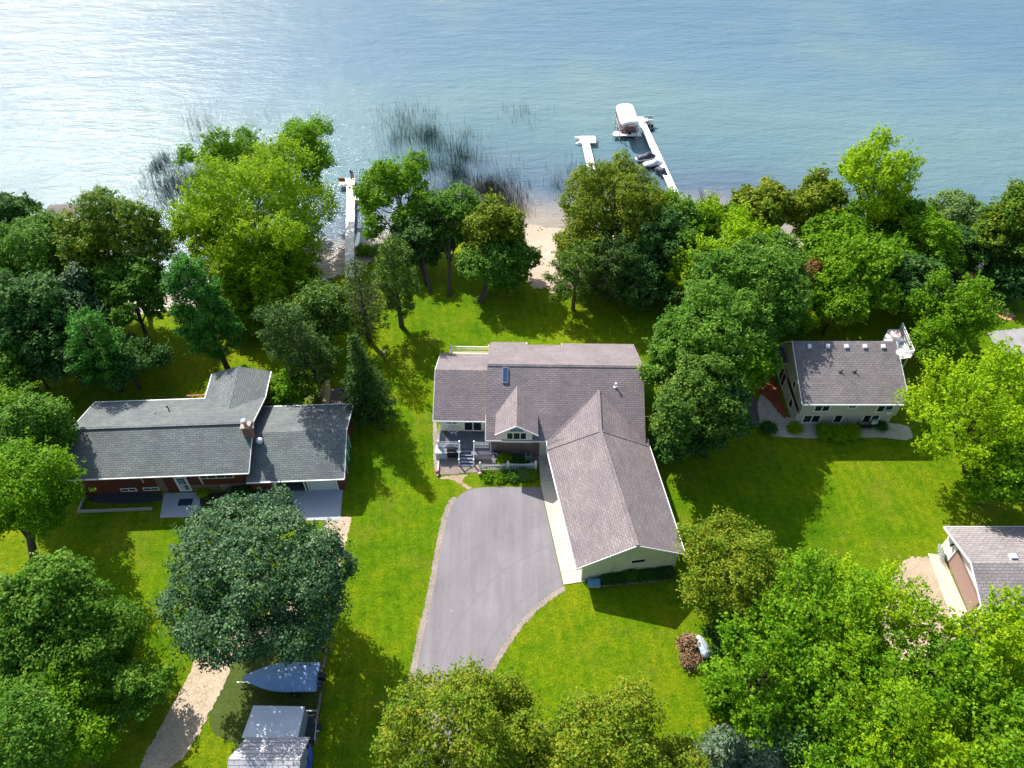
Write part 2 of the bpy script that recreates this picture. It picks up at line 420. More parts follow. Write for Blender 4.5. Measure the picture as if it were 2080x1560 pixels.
beach = [G(*q) for q in [(1036, 452), (1090, 462), (1130, 468), (1250, 464), (1400, 467), (1500, 482), (1600, 492), (1700, 512), (1720, 545), (1640, 545), (1560, 535), (1480, 560), (1380, 585), (1290, 590), (1180, 590), (1085, 590), (1060, 560), (1075, 510), (1050, 475)]]
beach = [Vector((p.x, p.y + (.5 if k < 8 else 0), 0)) for k, p in enumerate(beach)]
sheet('beach', beach, sand, .05, .25, .45)
sheet('dirt_path', [G(*q) for q in [(1925, 540), (1975, 545), (2010, 590), (2060, 640), (2045, 650), (1990, 620), (1950, 590), (1900, 560)]], grain('orange_soil', [(.3, (.30, .15, .07)), (.55, (.50, .27, .15)), (.75, (.60, .40, .26))], .5, 3, .5, s3=12), .05, .3, .3, 3)
# asphalt driveway with its worn wheel tracks
m, n, b = _new('asphalt'); v = _tc(n)
f1 = _noise(n, v, .22, 6, .65); f2 = _noise(n, v, 14, 3, .8)
mp = n.nodes.new('ShaderNodeMapping'); mp.inputs['Scale'].default_value = (1.3, .10, 1); mp.inputs['Rotation'].default_value = (0, 0, R(-12)); n.links.new(v, mp.inputs[0])
f3 = _noise(n, mp.outputs[0], 1.0, 4, .6)
c = _ramp(n, _math(n, 'ADD', _math(n, 'MULTIPLY', f1, .5), _math(n, 'MULTIPLY', f3, .5)), [(.32, (.142, .132, .142)), (.5, (.180, .168, .180)), (.68, (.228, .214, .225))])
c = _mix(n, 1.0, c, _ramp(n, f2, [(.3, (.82, .82, .82)), (.7, (1.18, 1.18, 1.18))]), 'MULTIPLY')
# curved tyre tracks: rings about the turning point
sp = n.nodes.new('ShaderNodeVectorMath'); sp.operation = 'DISTANCE'; n.links.new(v, sp.inputs[0]); tp = P(1290, 1440); sp.inputs[1].default_value = (tp.x, tp.y, 0)
rr = _math(n, 'ADD', sp.outputs['Value'], _math(n, 'MULTIPLY', f1, .8))
ring = _ramp(n, _math(n, 'FRACT', _math(n, 'MULTIPLY', rr, .31)), [(.0, (0, 0, 0)), (.035, (.38, .38, .38)), (.09, (0, 0, 0))])
near = _ramp(n, _math(n, 'DIVIDE', sp.outputs['Value'], 30.0), [(.35, (0, 0, 0)), (.4, (1, 1, 1)), (.62, (1, 1, 1)), (.66, (0, 0, 0))])
c = _mix(n, _math(n, 'MULTIPLY', ring, near), c, (.135, .122, .135))
stn_ = _noise(n, v, .55, 8, .75); c = _mix(n, _ramp(n, stn_, [(.60, (0, 0, 0)), (.70, (.45, .45, .45))]), c, (.11, .10, .115))
pass
spk = _noise(n, v, 2.2, 2, .5); c = _mix(n, _ramp(n, spk, [(.74, (0, 0, 0)), (.78, (.6, .6, .6))]), c, (.42, .40, .38))
n.links.new(c, b.inputs['Base Color']); b.inputs['Roughness'].default_value = .85; _bump(n, b, f2, .3, .01)
dl = [P(*q) for q in [(985, 990), (960, 993), (937, 1004), (920, 1024), (908, 1055), (897, 1110), (886, 1170), (872, 1240), (860, 1290), (850, 1340), (841, 1390), (832, 1450), (822, 1560), (815, 1700)]]
dr = [P(*q) for q in [(930, 1700), (945, 1560), (960, 1450), (972, 1400), (990, 1362), (1015, 1320), (1048, 1272), (1085, 1232), (1118, 1206), (1144, 1190)]]
dl = spline(dl, 4); dr = spline(dr, 4)
top = [P(*q) for q in [(1098, 990), (1060, 990), (1020, 989)]]
flat('driveway', dl + dr + top, m, .022)
def strip(name, line, w0, w1, mat, z, rough=.12, seed=4):
    L = []; Rr = []
    for i, p in enumerate(line):
        d = (line[min(i + 1, len(line) - 1)] - line[max(i - 1, 0)]).normalized(); nn = Vector((-d.y, d.x, 0))
        L.append(p + nn * w0); Rr.append(p - nn * w1)
    return flat(name, L + Rr[::-1], mat, z, .35, rough, seed)
strip('driveway_gravel_edge', dl[10:], .25, .5, gravdim, .014, .16)
strip('driveway_gravel_edge', dr, .25, .48, gravdim, .014, .16, 7)
# foot path worn from the patio to the driveway
flat('dirt_path', [P(*q) for q in [(885, 970), (960, 962), (935, 975), (948, 985), (962, 993), (948, 994), (935, 984), (918, 974), (890, 973)]], dirt, .012, .3, .12)
# slanting concrete walk beside the garage
walk = [P(1092, 905), P(1098, 985), P(1145, 1188), P(1190, 1181), P(1180, 1100), P(1130, 905)]
m, n, b = _new('sidewalk'); v = _tc(n); rot = n.nodes.new('ShaderNodeMapping'); rot.inputs['Rotation'].default_value = (0, 0, R(-9.4)); n.links.new(v, rot.inputs[0])
s_ = n.nodes.new('ShaderNodeSeparateXYZ'); n.links.new(rot.outputs[0], s_.inputs[0])
j = _math(n, 'LESS_THAN', _math(n, 'FRACT', _math(n, 'DIVIDE', s_.outputs[1], 3.3)), .014)
c = _mix(n, j, _ramp(n, _noise(n, v, .7, 6, .7), [(.3, (.43, .39, .32)), (.7, (.56, .51, .43))]), (.22, .19, .15))
n.links.new(c, b.inputs['Base Color']); b.inputs['Roughness'].default_value = .9
flat('sidewalk', walk, m, .05)
# neighbour's concrete apron and entry walk
slabm = plain('apron_concrete', (.36, .38, .42), .9, .12, scale=.4, bump=.1, fine=6)
flat('driveway', [P(*q) for q in [(547, 999), (697, 992), (691, 1056), (600, 1058), (545, 1050)]], slabm, .03)
flat('path', [P(*q) for q in [(333, 1002), (405, 1000), (408, 1050), (325, 1052)]], slabm, .03)
# gravel lane in the lower left
lane = spline([P(*q) for q in [(690, 1050), (680, 1090), (660, 1160), (600, 1240), (500, 1300), (432, 1350), (385, 1430), (345, 1500), (315, 1560), (280, 1680)]], 5)
strip('gravel_lane', lane, 1.15, 1.15, gravel, .016, .2, 9)
flat('gravel_lane', [P(*q) for q in [(400, 1325), (465, 1335), (470, 1365), (430, 1440), (400, 1500), (360, 1560), (290, 1560), (345, 1440), (385, 1370)]], gravel, .024, .4, .22, 12)
flat('bare_soil', [P(*q) for q in [(430, 1380), (500, 1300), (660, 1310), (655, 1520), (480, 1520), (415, 1480)]], grain('shaded_soil', [(.3, (.035, .06, .012)), (.55, (.07, .10, .02)), (.75, (.15, .13, .06))], .4, 2.5, .6, s3=9), .010, .5, .35, 13)  # dark soil tone with the maple's shade put into its colour
# right neighbour's garage: dirt turning area and apron
flat('gravel_lane', [P(*q) for q in [(1838, 1133), (1880, 1130), (1905, 1140), (1950, 1260), (2000, 1330), (1960, 1450), (1800, 1440), (1780, 1330), (1800, 1190)]], grain('dry_dirt', [(.3, (.20, .17, .08)), (.5, (.40, .31, .22)), (.75, (.50, .42, .32))], .5, 3, .5, s3=9), .012, .5, .35, 15)
flat('driveway', [P(*q) for q in [(1884, 1124), (1914, 1128), (1990, 1300), (2030, 1390), (1975, 1390), (1930, 1250)]], plain('tan_concrete', (.50, .44, .35), .9, .12, scale=.6), .03)
flat('gravel_lane', [P(*q) for q in [(2006, 668), (2300, 662), (2300, 800), (2110, 760), (2050, 720), (2010, 690)]], plain('grey_gravel', (.27, .26, .27), .95, .3, scale=1.0, bump=.6, fine=7), .012, .5, .3, 16)
# right neighbour: mulch, pavers and gravel bed along the house
flat('gravel_bed', [P(*q) for q in [(1536, 815), (1552, 795), (1575, 820), (1600, 858), (1835, 856), (1856, 880), (1848, 896), (1810, 890), (1740, 888), (1660, 891), (1580, 888), (1545, 880)]], grain('pea_gravel', [(.3, (.28, .25, .20)), (.5, (.44, .40, .33)), (.72, (.56, .52, .44))], .8, 5, .6, s3=11), .012, .4, .15, 17)
flat('mulch_bed', [P(*q) for q in [(1540, 745), (1562, 735), (1580, 790), (1600, 850), (1590, 850), (1560, 810), (1530, 790)]], redmulch, .018, .4, .15, 18)
flat('paver_path', [P(*q) for q in [(1505, 800), (1535, 805), (1545, 868), (1505, 868)]], plain('dark_pavers', (.10, .08, .085), .9, .25, scale=1.5), .018)
# main house: paved patio and planting beds
patiom = brickm('patio_slabs', (.50, .42, .38), (.58, .50, .45), (.20, .16, .14), 1.1, .9)
flat('patio', [P(*q) for q in [(890, 895), (890, 964), (932, 964), (932, 961), (974, 960), (974, 955), (1092, 950), (1092, 905), (985, 905)]], patiom, .03)
flat('flower_bed', [P(*q) for q in [(972, 957), (1088, 956), (1087, 970), (1060, 972), (1000, 973), (978, 970)]], darksoil, .022, .3, .08, 20)
flat('mulch_bed', [P(*q) for q in [(1020, 935), (1075, 932), (1080, 945), (1022, 950)]], darksoil, .04, .3, .05, 21)
flat('mulch_bed', [P(*q) for q in [(1193, 1177), (1362, 1160), (1366, 1177), (1205, 1192)]], darksoil, .014, .3, .05, 22)
flat('gravel_edge', [P(*q) for q in [(1205, 1190), (1366, 1175), (1367, 1179), (1206, 1195)]], gravdim, .03, .3, .03, 23)
flat('mulch_bed', [P(*q) for q in [(184, 1002), (332, 1000), (330, 1022), (176, 1024)]], plain('slate_chips', (.035, .042, .055), .9, .4, scale=3, bump=.5), .03, .3, .02, 24)
flat('mulch_bed', [P(*q) for q in [(405, 1000), (545, 998), (545, 1025), (405, 1035)]], darksoil, .02, .3, .05, 25)
flat('gravel_edge', [P(*q) for q in [(878, 855), (888, 850), (893, 965), (882, 970)]], gravdim, .01, .3, .1, 26)
flat('mulch_bed', [P(*q) for q in [(440, 735), (690, 790), (700, 818), (560, 815), (548, 800), (560, 790)]], grain('worn_grass', [(.3, (.05, .08, .02)), (.5, (.11, .15, .03)), (.72, (.20, .19, .08))], .4, 2.5, .6, s3=8), .008, .5, .4, 27)
# ---------------------------------------------------------------- trees
def nrm(a): return a / np.maximum(np.linalg.norm(a, axis=-1, keepdims=True), 1e-6)
def leaf_quads(rng, p, nn, hl, hw, along=None, fold=.0):
    k = len(p); t = along if along is not None else rng.normal(size=(k, 3))
    a = t - (t * nn).sum(1, keepdims=True) * nn; a = nrm(a); b = np.cross(nn, a)
    l = (hl * rng.uniform(.7, 1.3, k))[:, None]; w_ = (hw * rng.uniform(.7, 1.3, k))[:, None]
    co = np.stack([p - a * l, p + b * w_ - a * l * .1, p + a * l, p - b * w_ - a * l * .1], 1)
    f = np.arange(k * 4).reshape(k, 4); return co.reshape(-1, 3), f
def sph(rng, k): return nrm(rng.normal(size=(k, 3)))
def broad_crown(rng, Rr, hh, style, dens, leaf):
    """big boughs round an uneven crown, billows on every bough, tufts on every billow, leaves in every tuft"""
    N = {'round': 13, 'open': 11, 'feather': 14, 'dense': 16}[style]; lo = {'open': 1.5}.get(style, 1.78); sc_ = max(1.0, Rr / 4.6) if Rr > 1.5 else 1.0; N = int(N * sc_ ** 1.25)
    i = np.arange(N) + .5; zz = 1 - lo * i / N; az = i * 2.39996 + rng.uniform(0, 6)
    d = np.stack([np.cos(az) * np.sqrt(np.maximum(0, 1 - zz * zz)), np.sin(az) * np.sqrt(np.maximum(0, 1 - zz * zz)), zz], 1)
    d = nrm(d + rng.normal(size=d.shape) * .20)
    th = np.arctan2(d[:, 1], d[:, 0]); ph = rng.uniform(0, 6, 3)
    asym = 1 + .12 * np.sin(th + ph[0]) + .12 * np.sin(2 * th + ph[1]) + .08 * np.sin(3 * th + ph[2])
    rad = {'round': (.50, .76), 'open': (.48, .88), 'feather': (.50, .88), 'dense': (.60, .72)}[style]
    mc = d * np.array([Rr, Rr, hh]) * (rng.uniform(*rad, N) * asym)[:, None]
    mr = Rr * rng.uniform(*{'round': (.27, .40), 'open': (.22, .34), 'feather': (.21, .33), 'dense': (.28, .34)}[style], N) / sc_ ** .42
    mc = np.vstack([mc, [[0, 0, hh * .25]], rng.normal(size=(4, 3)) * np.array([Rr, Rr, hh]) * .22]); mr = np.append(mr, Rr * np.array([.5, .42, .42, .38, .38]))
    if style in ('open', 'feather'): mc, mr = mc[:-3], mr[:-3]; mr[-2:] *= .8
    cs_, rs_ = [], []
    for c0, r0 in zip(mc, mr):
        k = int(rng.integers(7, 11)) if style != 'dense' else 11
        dd = nrm(sph(rng, k) + nrm(c0[None] + 1e-4) * .55 + np.array([0, 0, .25]))
        cs_.append(c0 + dd * np.array([1, 1, min(1.15, hh / Rr)]) * (r0 * rng.uniform(.55, 1.02, k))[:, None]); rs_.append(r0 * rng.uniform(.30, .56, k))
        cs_.append(c0[None]); rs_.append(np.array([r0 * .66]))
    c = np.vstack(cs_); rl = np.concatenate(rs_)
    rl = np.minimum(rl, Rr * .45)
    ps = []; ns = []; own = []
    for j in range(len(c)):
        k = int(dens * (44 if style != 'feather' else 30) * rl[j] ** 2) + 5
        n_ = sph(rng, k); out = nrm(c[j:j + 1] + 1e-4)
        n_ = n_[((n_ * out).sum(1) > -.30) | (n_[:, 2] > .2)]
        a1 = rng.normal(size=3) * 2.6; bump = 1 + .14 * np.sin(n_ @ a1 + rng.uniform(0, 6)) + .08 * rng.normal(size=len(n_))
        ps.append(c[j] + n_ * np.array([1, 1, .82]) * rl[j] * bump[:, None]); ns.append(n_); own.append(np.full(len(n_), j))
    p = np.vstack(ps); n_ = np.vstack(ns); own = np.concatenate(own)
    dead = np.zeros(len(p), bool)
    for j in range(len(c)):
        dead |= (((p - c[j]) ** 2).sum(1) < (rl[j] * .84) ** 2) & (own != j)
    p, n_ = p[~dead], n_[~dead]
    if Rr > 1.5:
        sp_ = rng.uniform(size=len(p)) < .12; p[sp_] += (nrm(p[sp_] / np.array([Rr, Rr, hh])) * .7 + n_[sp_] * .4 + np.array([0, 0, .3])) * rng.uniform(.1, .75, (int(sp_.sum()), 1))
    outw = nrm(p / np.array([Rr, Rr, hh]))
    if style == 'feather':
        m_ = 11; up = nrm(outw * .7 + np.array([0, 0, .8]) + rng.normal(size=p.shape) * .3)
        s = rng.uniform(-.3, 1.0, (len(p), m_)); L = rng.uniform(.4, 1.35, (len(p), 1))
        q = p[:, None] + up[:, None] * (s * L)[..., None] + rng.normal(size=(len(p), m_, 3)) * .13 * (1.25 - s[..., None] * .75)
        nb = nrm(n_[:, None] * .35 + up[:, None] * .2 + np.array([0, 0, .7]) + rng.normal(size=q.shape) * .55)
    else:
        m_ = 11; sp = .19 if style != 'open' else .24
        off = rng.normal(size=(len(p), m_, 3)) * sp; off -= n_[:, None] * np.abs(rng.normal(size=(len(p), m_, 1))) * .08
        q = p[:, None] + off * np.array([1, 1, .7])
        nb = nrm(n_[:, None] * .6 + np.array([0, 0, .75]) + rng.normal(size=q.shape) * (.45 if style != 'open' else .55))
    q = q.reshape(-1, 3); nb = nb.reshape(-1, 3)
    co, f = leaf_quads(rng, q, nb, leaf, leaf * .60)
    k = int((34 if style in ('round', 'dense') else 14) * Rr * Rr) if Rr > 1.5 else 0     # leaves deeper inside the crown
    if k:
        j = rng.integers(0, len(mc), k); core = mc[j] * .86 + sph(rng, k) * (mr[j] * rng.uniform(.1, .85, k))[:, None]
        c2, f2 = leaf_quads(rng, core, nrm(np.array([0, 0, .7]) + rng.normal(size=core.shape) * .6), leaf * 1.7, leaf * 1.15)
        co = np.vstack([co, c2])
    return co, f, mc[:N], mr[:N]
def conifer_crown(rng, Rr, H, style, dens):
    ps = []; ns = []; al = []; br = []
    z = H * (.10 if style == 'spruce' else .22); lev = 0
    step = .42 if style in ('spruce', 'blue') else .80
    while z < H * .985:
        t = (z - .1 * H) / (.9 * H)
        prof = (1 - t) ** .85 if style in ('spruce', 'blue') else min(1, (1 - t) ** .6 * (.65 + .9 * t)) 
        L0 = Rr * prof + .12
        nb = max(4, int((11 if style != 'pine' else 7) * (.45 + .55 * prof)))
        for j in range(nb):
            az = 2 * pi * (j + rng.uniform(-.3, .3)) / nb + lev * 1.7; L = L0 * rng.uniform(.62, 1.12)
            if style == 'thin' and rng.uniform() < .25: continue
            dr_ = {'spruce': -.26, 'blue': -.05, 'thin': -.22, 'pine': .16}[style] + rng.uniform(-.1, .1)
            k = max(4, int(L * (7.0 if style != 'thin' else 5.2) * dens)); s = rng.uniform(.18, 1, k) if style != 'pine' else rng.uniform(.30, 1, k) ** .8
            zz = z + L * (dr_ * s + .16 * s * s)
            wdt = .26 * L * (1 - s) + .14
            off = rng.normal(size=k) * wdt
            bx, by = math.cos(az), math.sin(az)
            x = bx * L * s - by * off; y = by * L * s + bx * off
            p = np.stack([x, y, zz + rng.normal(size=k) * .07], 1)
            ps.append(p); al.append(np.tile([bx, by, dr_ + .2], (k, 1)) + rng.normal(size=(k, 3)) * .5)
            if style in ('thin', 'pine') : br.append(([0, 0, z], [bx * L * .95, by * L * .95, z + L * dr_ + .1 * L]))
        z += step * rng.uniform(.85, 1.15); lev += 1
    p = np.vstack(ps); al = np.vstack(al); m_ = {'spruce': 5, 'blue': 6, 'thin': 5, 'pine': 9}[style]
    q = (p[:, None] + rng.normal(size=(len(p), m_, 3)) * (.13 if style != 'pine' else .20)).reshape(-1, 3)
    a = np.repeat(al, m_, 0) + rng.normal(size=(len(q), 3)) * .35 + (np.array([0, 0, .55]) if style == 'pine' else 0)
    nb = nrm(np.array([0, 0, .8]) + rng.normal(size=q.shape) * .55)
    co, f = leaf_quads(rng, q, nb, .19, .055, along=a); return co, f, br

LF = {
 'lime':  leafmat('lime_foliage', [(.085, .190, .002), (.165, .310, .003), (.26, .41, .006), (.36, .46, .010)], .42),
 'green': leafmat('green_foliage', [(.035, .120, .003), (.075, .195, .004), (.135, .285, .007), (.23, .36, .014)], .38),
 'mid':   leafmat('mid_green_foliage', [(.022, .085, .006), (.048, .142, .010), (.092, .210, .018), (.17, .29, .035)], .34),
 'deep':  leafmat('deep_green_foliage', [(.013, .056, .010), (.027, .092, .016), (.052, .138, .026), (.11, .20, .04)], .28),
 'teal':  leafmat('grey_green_foliage', [(.008, .038, .011), (.018, .062, .020), (.046, .112, .038), (.13, .22, .09)], .14, spec=.14, gloss=.5),
 'olive': leafmat('olive_foliage', [(.045, .105, .004), (.085, .160, .006), (.150, .220, .010), (.28, .28, .022)], .30),
 'yellow':leafmat('yellow_green_foliage', [(.075, .180, .002), (.140, .270, .003), (.225, .365, .005), (.33, .42, .010)], .42),
 'amber': leafmat('amber_tipped_foliage', [(.020, .078, .005), (.048, .130, .007), (.105, .19, .010), (.22, .24, .015)], .28),
 'grey':  leafmat('silvery_foliage', [(.040, .110, .020), (.085, .180, .035), (.145, .245, .06), (.23, .31, .10)], .30),
 'red':   leafmat('rusty_foliage', [(.05, .075, .010), (.10, .075, .02), (.20, .10, .035), (.30, .15, .06)], .25),
 'pine':  leafmat('pine_needles', [(.018, .068, .007), (.042, .110, .010), (.085, .165, .016), (.16, .23, .03)], .14),
 'wpine': leafmat('fresh_pine_needles', [(.015, .095, .010), (.032, .150, .015), (.065, .225, .022), (.11, .28, .03)], .20),
 'spruce':leafmat('spruce_needles', [(.016, .050, .010), (.036, .078, .014), (.068, .108, .022), (.12, .16, .04)], .08),
 'shadepine': leafmat('shade_dark_pine_needles', [(.009, .036, .006), (.020, .062, .009), (.042, .098, .014), (.09, .15, .025)], .10),  # dark needles, with shade from neighbouring trees put into their colour
 'blue':  leafmat('blue_spruce_needles', [(.045, .095, .055), (.085, .145, .085), (.14, .20, .115), (.20, .26, .15)], .1),
 'brown': leafmat('withered_foliage', [(.09, .055, .03), (.18, .105, .06), (.30, .18, .11), (.42, .30, .20)], .15),
}
def stem_mesh(rng, base, top, r0, targets, radii, mat, parent):
    mb = MB(); base = Vector(base); top = Vector(top); H = (top - base).length
    pts = []; rr = []
    bend = Vector((rng.normal() * .04 * H, rng.normal() * .04 * H, 0))
    for i in range(7):
        t = i / 6; pts.append(base.lerp(top, t) + bend * math.sin(pi * t)); rr.append(r0 * (1.35 if i == 0 else 1) * (1 - .68 * t))
    mb.tube(pts, rr, 9)
    for tg, r in zip(targets, radii):
        k = 2 + int(rng.integers(0, 4)); s = pts[min(k, 6)]; tg = Vector(tg); mid = s.lerp(tg, .5) + Vector((0, 0, -.06 * (tg - s).length)); q = rr[min(k, 6)]
        mb.tube([s, mid, tg], [q * .62, q * .40, .035], 6)
    return mb.build('trunk', mat, parent, smooth=True)
TREES = 0
def tree(u, v, rpx, zc, hr, style, mat, label, name='tree', cat='tree', base=None, dens=1.0, leaf=None, group=None, r0=None, stem=bark, loc=None, Rm=None):
    """broad-leaved tree; (u, v) is where the middle of the crown is seen, zc its height above the ground there"""
    global TREES
    TREES += 1; rng = np.random.default_rng(100 + TREES)
    if loc is None:
        c = P(u, v, zc); g = gz(c.x, c.y)
        for _ in range(3): c = P(u, v, zc + g); g = gz(c.x, c.y)
    else: c = Vector(loc) + Vector((0, 0, zc)); g = loc[2]
    dist = (c - cam.location).length
    Rr = Rm if Rm else 1.07 * rpx / FPX * (dist * (math.cos(math.atan(math.hypot(u - 1040, v - 780) / FPX)) if loc is None else 1))
    bs = P(*base, g) if base else Vector((c.x, c.y, g)); bs.z = max(gz(bs.x, bs.y), WZ - .3)
    t = thing(name, label, cat, bs, 0, group)
    lf = leaf or (.118 + .0009 * (dist - 55)) * rng.uniform(.85, 1.2)
    co, f, lc, lr = broad_crown(rng, Rr, Rr * hr, style, dens, lf)
    off = np.array([c.x - bs.x, c.y - bs.y, c.z - bs.z])
    keep = (co.reshape(-1, 4, 3).mean(1)[:, 2] + c.z) > max(g, WZ) + .15
    co = co.reshape(-1, 4, 3)[keep].reshape(-1, 3); f = np.arange(len(co)).reshape(-1, 4)
    mesh_np('crown', co + off, f, LF[mat], t)
    sel = rng.permutation(len(lc))[:(15 if style in ('open', 'feather') else 9)]; tg = [tuple(lc[i] * (1.05 if style in ('open', 'feather') else .85) + off) for i in sel if lc[i][2] + off[2] > .8]
    stem_mesh(rng, (0, 0, -.2), tuple(off + np.array([0, 0, Rr * hr * .35])), r0 or (.10 + .035 * Rr), tg, None or [1] * len(tg), stem, t)
    return t
def conifer(u, v, rpx, H, style, mat, label, name='spruce_tree', cat='tree', dens=1.0, frac=.45, base=None, group=None):
    """conifer; (u, v) is where the point at frac of its height is seen"""
    global TREES
    TREES += 1; rng = np.random.default_rng(500 + TREES)
    c = P(u, v, H * frac); g = gz(c.x, c.y); c = P(u, v, H * frac + g); g = gz(c.x, c.y)
    Rr = rpx / FPX * (c - cam.location).length * .93
    t = thing(name, label, cat, (c.x, c.y, g), 0, group)
    co, f, br = conifer_crown(rng, Rr, H, style, dens)
    off = (0, 0, 0)
    if base:
        b_ = P(*base, g); lean = np.array([(c.x - b_.x) / (H * frac), (c.y - b_.y) / (H * frac)]); t.location = b_; t.matrix_basis = Matrix.Translation(b_)
        co[:, 0] += co[:, 2] * lean[0]; co[:, 1] += co[:, 2] * lean[1]; top = (H * lean[0], H * lean[1], H)
    else: top = (0, 0, H); lean = (0, 0)
    mesh_np('crown', co, f, LF[mat], t)
    mb = MB(); r_ = .10 + .018 * H
    mb.tube([(top[0] * i / 5, top[1] * i / 5, -.2 + (H + .2) * i / 5) for i in range(6)], [r_ * (1 - .95 * i / 5) for i in range(6)], 8)
    for a, b_ in br[::2]:
        sh = lambda q: (q[0] + q[2] * lean[0], q[1] + q[2] * lean[1], q[2])
        mb.tube([sh(a), sh(b_)], [.045, .012], 4, False)
    mb.build('trunk', bark, t, smooth=True); return t
GL = 'trees along the lake shore'; GY = 'trees in the yards'; GB = 'trees in the foreground'
# --- left shore, from the left edge
tree(8, 452, 62, 7, .9, 'round', 'deep', 'dark tree cut off by the left edge just below the open water', group=GL)
tree(92, 520, 95, 9, .95, 'round', 'mid', 'large grey-green tree left of the amber-topped tree, in front of a dark boat canopy', group=GL)
tree(236, 490, 98, 11, 1.15, 'round', 'amber', 'tall tree with amber-tinged top beside the open water on the left', group=GL)
tree(55, 640, 92, 8, .95, 'round', 'deep', 'dark bluish tree at the left edge below the grey-green tree', group=GL)
tree(255, 600, 80, 7, .95, 'round', 'mid', 'shaded dark tree under the amber-topped tree', group=GL)
tree(160, 625, 70, 7, .9, 'round', 'teal', 'blue-green tree between two dark trees on the left shore', group=GL)
tree(60, 735, 60, 4, .8, 'open', 'deep', 'low dark tree over rust-coloured ground at the left edge', group=GL)
conifer(208, 728, 76, 11, 'pine', 'wpine', 'bushy green pine in front of the dark shoreline trees, behind the red house', 'pine_tree', dens=1.3, group=GL)
tree(255, 735, 62, 4, .8, 'open', 'deep', 'shaded shrubby tree right of the bushy pine behind the red house', group=GL)
conifer(402, 612, 80, 13, 'pine', 'wpine', 'fresh green pine with tiered boughs and a bare leaning lower trunk', 'pine_tree', dens=2.4, frac=.62, base=(464, 752), group=GL)
tree(475, 352, 92, 10, .8, 'open', 'green', 'pale airy tree leaning over the reeds behind the huge yellow-green tree', group=GL, stem=palebark, dens=1.2, base=(540, 560))
tree(612, 325, 80, 11, .85, 'open', 'green', 'silvery-leaved tree top right above the huge yellow-green tree', group=GL, stem=palebark, dens=1.2, base=(590, 560))
tree(540, 450, 142, 10, 1.05, 'feather', 'yellow', 'huge yellow-green tree with pale limbs standing between the tiered pine and the dock', group=GL, stem=palebark, dens=1.3, base=(520, 650))
tree(440, 470, 66, 8, 1.1, 'round', 'yellow', 'mid-green tree at the left flank of the huge yellow-green tree', group=GL, dens=1.1)
tree(535, 575, 98, 5, .85, 'round', 'yellow', 'lower leafy tree at the foot of the huge yellow-green tree', group=GL, dens=1.1)
conifer(607, 705, 92, 14, 'pine', 'shadepine', 'big dark pine leaning over the gable of the red house', 'pine_tree', dens=1.25, frac=.5, base=(655, 775), group=GY)
tree(600, 790, 42, 2.2, .6, 'open', 'green', 'small leafy tree at the foot of the dark pine behind the red garage', group=GY)
conifer(737, 620, 66, 12, 'thin', 'spruce', 'thin brownish spruce with bare drooping boughs near the dock', 'spruce_tree', dens=1.0, group=GY)
conifer(737, 775, 62, 12, 'spruce', 'shadepine', 'dark spruce standing directly behind the red house garage', 'spruce_tree', dens=1.0, group=GY)
conifer(805, 585, 60, 13, 'pine', 'pine', 'grey-green pine right of the thin spruce on the back lawn', 'pine_tree', dens=1.2, group=GY)
# --- middle shore
tree(806, 400, 86, 8, 1.0, 'open', 'green', 'open spreading shore tree right of the dock with the flag', group=GL, base=(872, 604), dens=.85)
tree(850, 485, 50, 4.5, 1.0, 'round', 'deep', 'dark round-crowned tree with bare stem, left of three lawn trees', group=GL, base=(878, 606), r0=.22)
tree(925, 440, 60, 6.5, 1.1, 'round', 'mid', 'upright mid-green tree, middle of three lawn trees with bare stems', group=GL, base=(914, 610), r0=.24)
tree(1003, 470, 60, 6.5, 1.1, 'round', 'olive', 'yellow-tinged tree on the lawn left of the sandy beach', group=GL, base=(975, 612), r0=.26)
tree(1012, 530, 66, 4.2, .65, 'round', 'mid', 'low spreading tree in front of the yellow-tinged tree beside the beach', group=GL, base=(978, 614), r0=.25)
tree(1250, 428, 102, 7.5, .95, 'dense', 'olive', 'large golden-green oak between the beach and the long dock', group=GL, dens=1.1)
tree(1180, 505, 50, 4.5, 1.0, 'dense', 'olive', 'lower left bough mass of golden-green tree beside the sand', group=GL)
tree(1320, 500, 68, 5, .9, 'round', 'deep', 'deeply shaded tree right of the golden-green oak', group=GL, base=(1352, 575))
conifer(1168, 575, 80, 9, 'pine', 'pine', 'spreading grey-green pine at the right edge of the beach', 'pine_tree', dens=1.5, group=GL)
conifer(1240, 560, 84, 8.5, 'pine', 'shadepine', 'dark green pine in front of the golden-green oak', 'pine_tree', dens=1.5, group=GL)
tree(1385, 455, 50, 6, 1.2, 'round', 'mid', 'blue-green tree at the landward end of the long dock', group=GL)
tree(1385, 520, 50, 4, 1.0, 'round', 'mid', 'shaded tree below the landward end of the long dock', group=GL)
tree(1430, 460, 48, 6, 1.1, 'round', 'green', 'small rounded green tree beside the leafless grey shrub', group=GL)
tree(1543, 430, 62, 7, 1.1, 'round', 'olive', 'orange-tinged green tree on the right shore above the bright lime tree', group=GL, base=(1548, 515))
tree(1490, 495, 72, 7, 1.0, 'feather', 'lime', 'bright lime tree behind the big double crown in the middle', group=GL)
tree(1392, 560, 34, 4, 1.2, 'feather', 'lime', 'small bright lime tree left of the big double crown', group=GL)
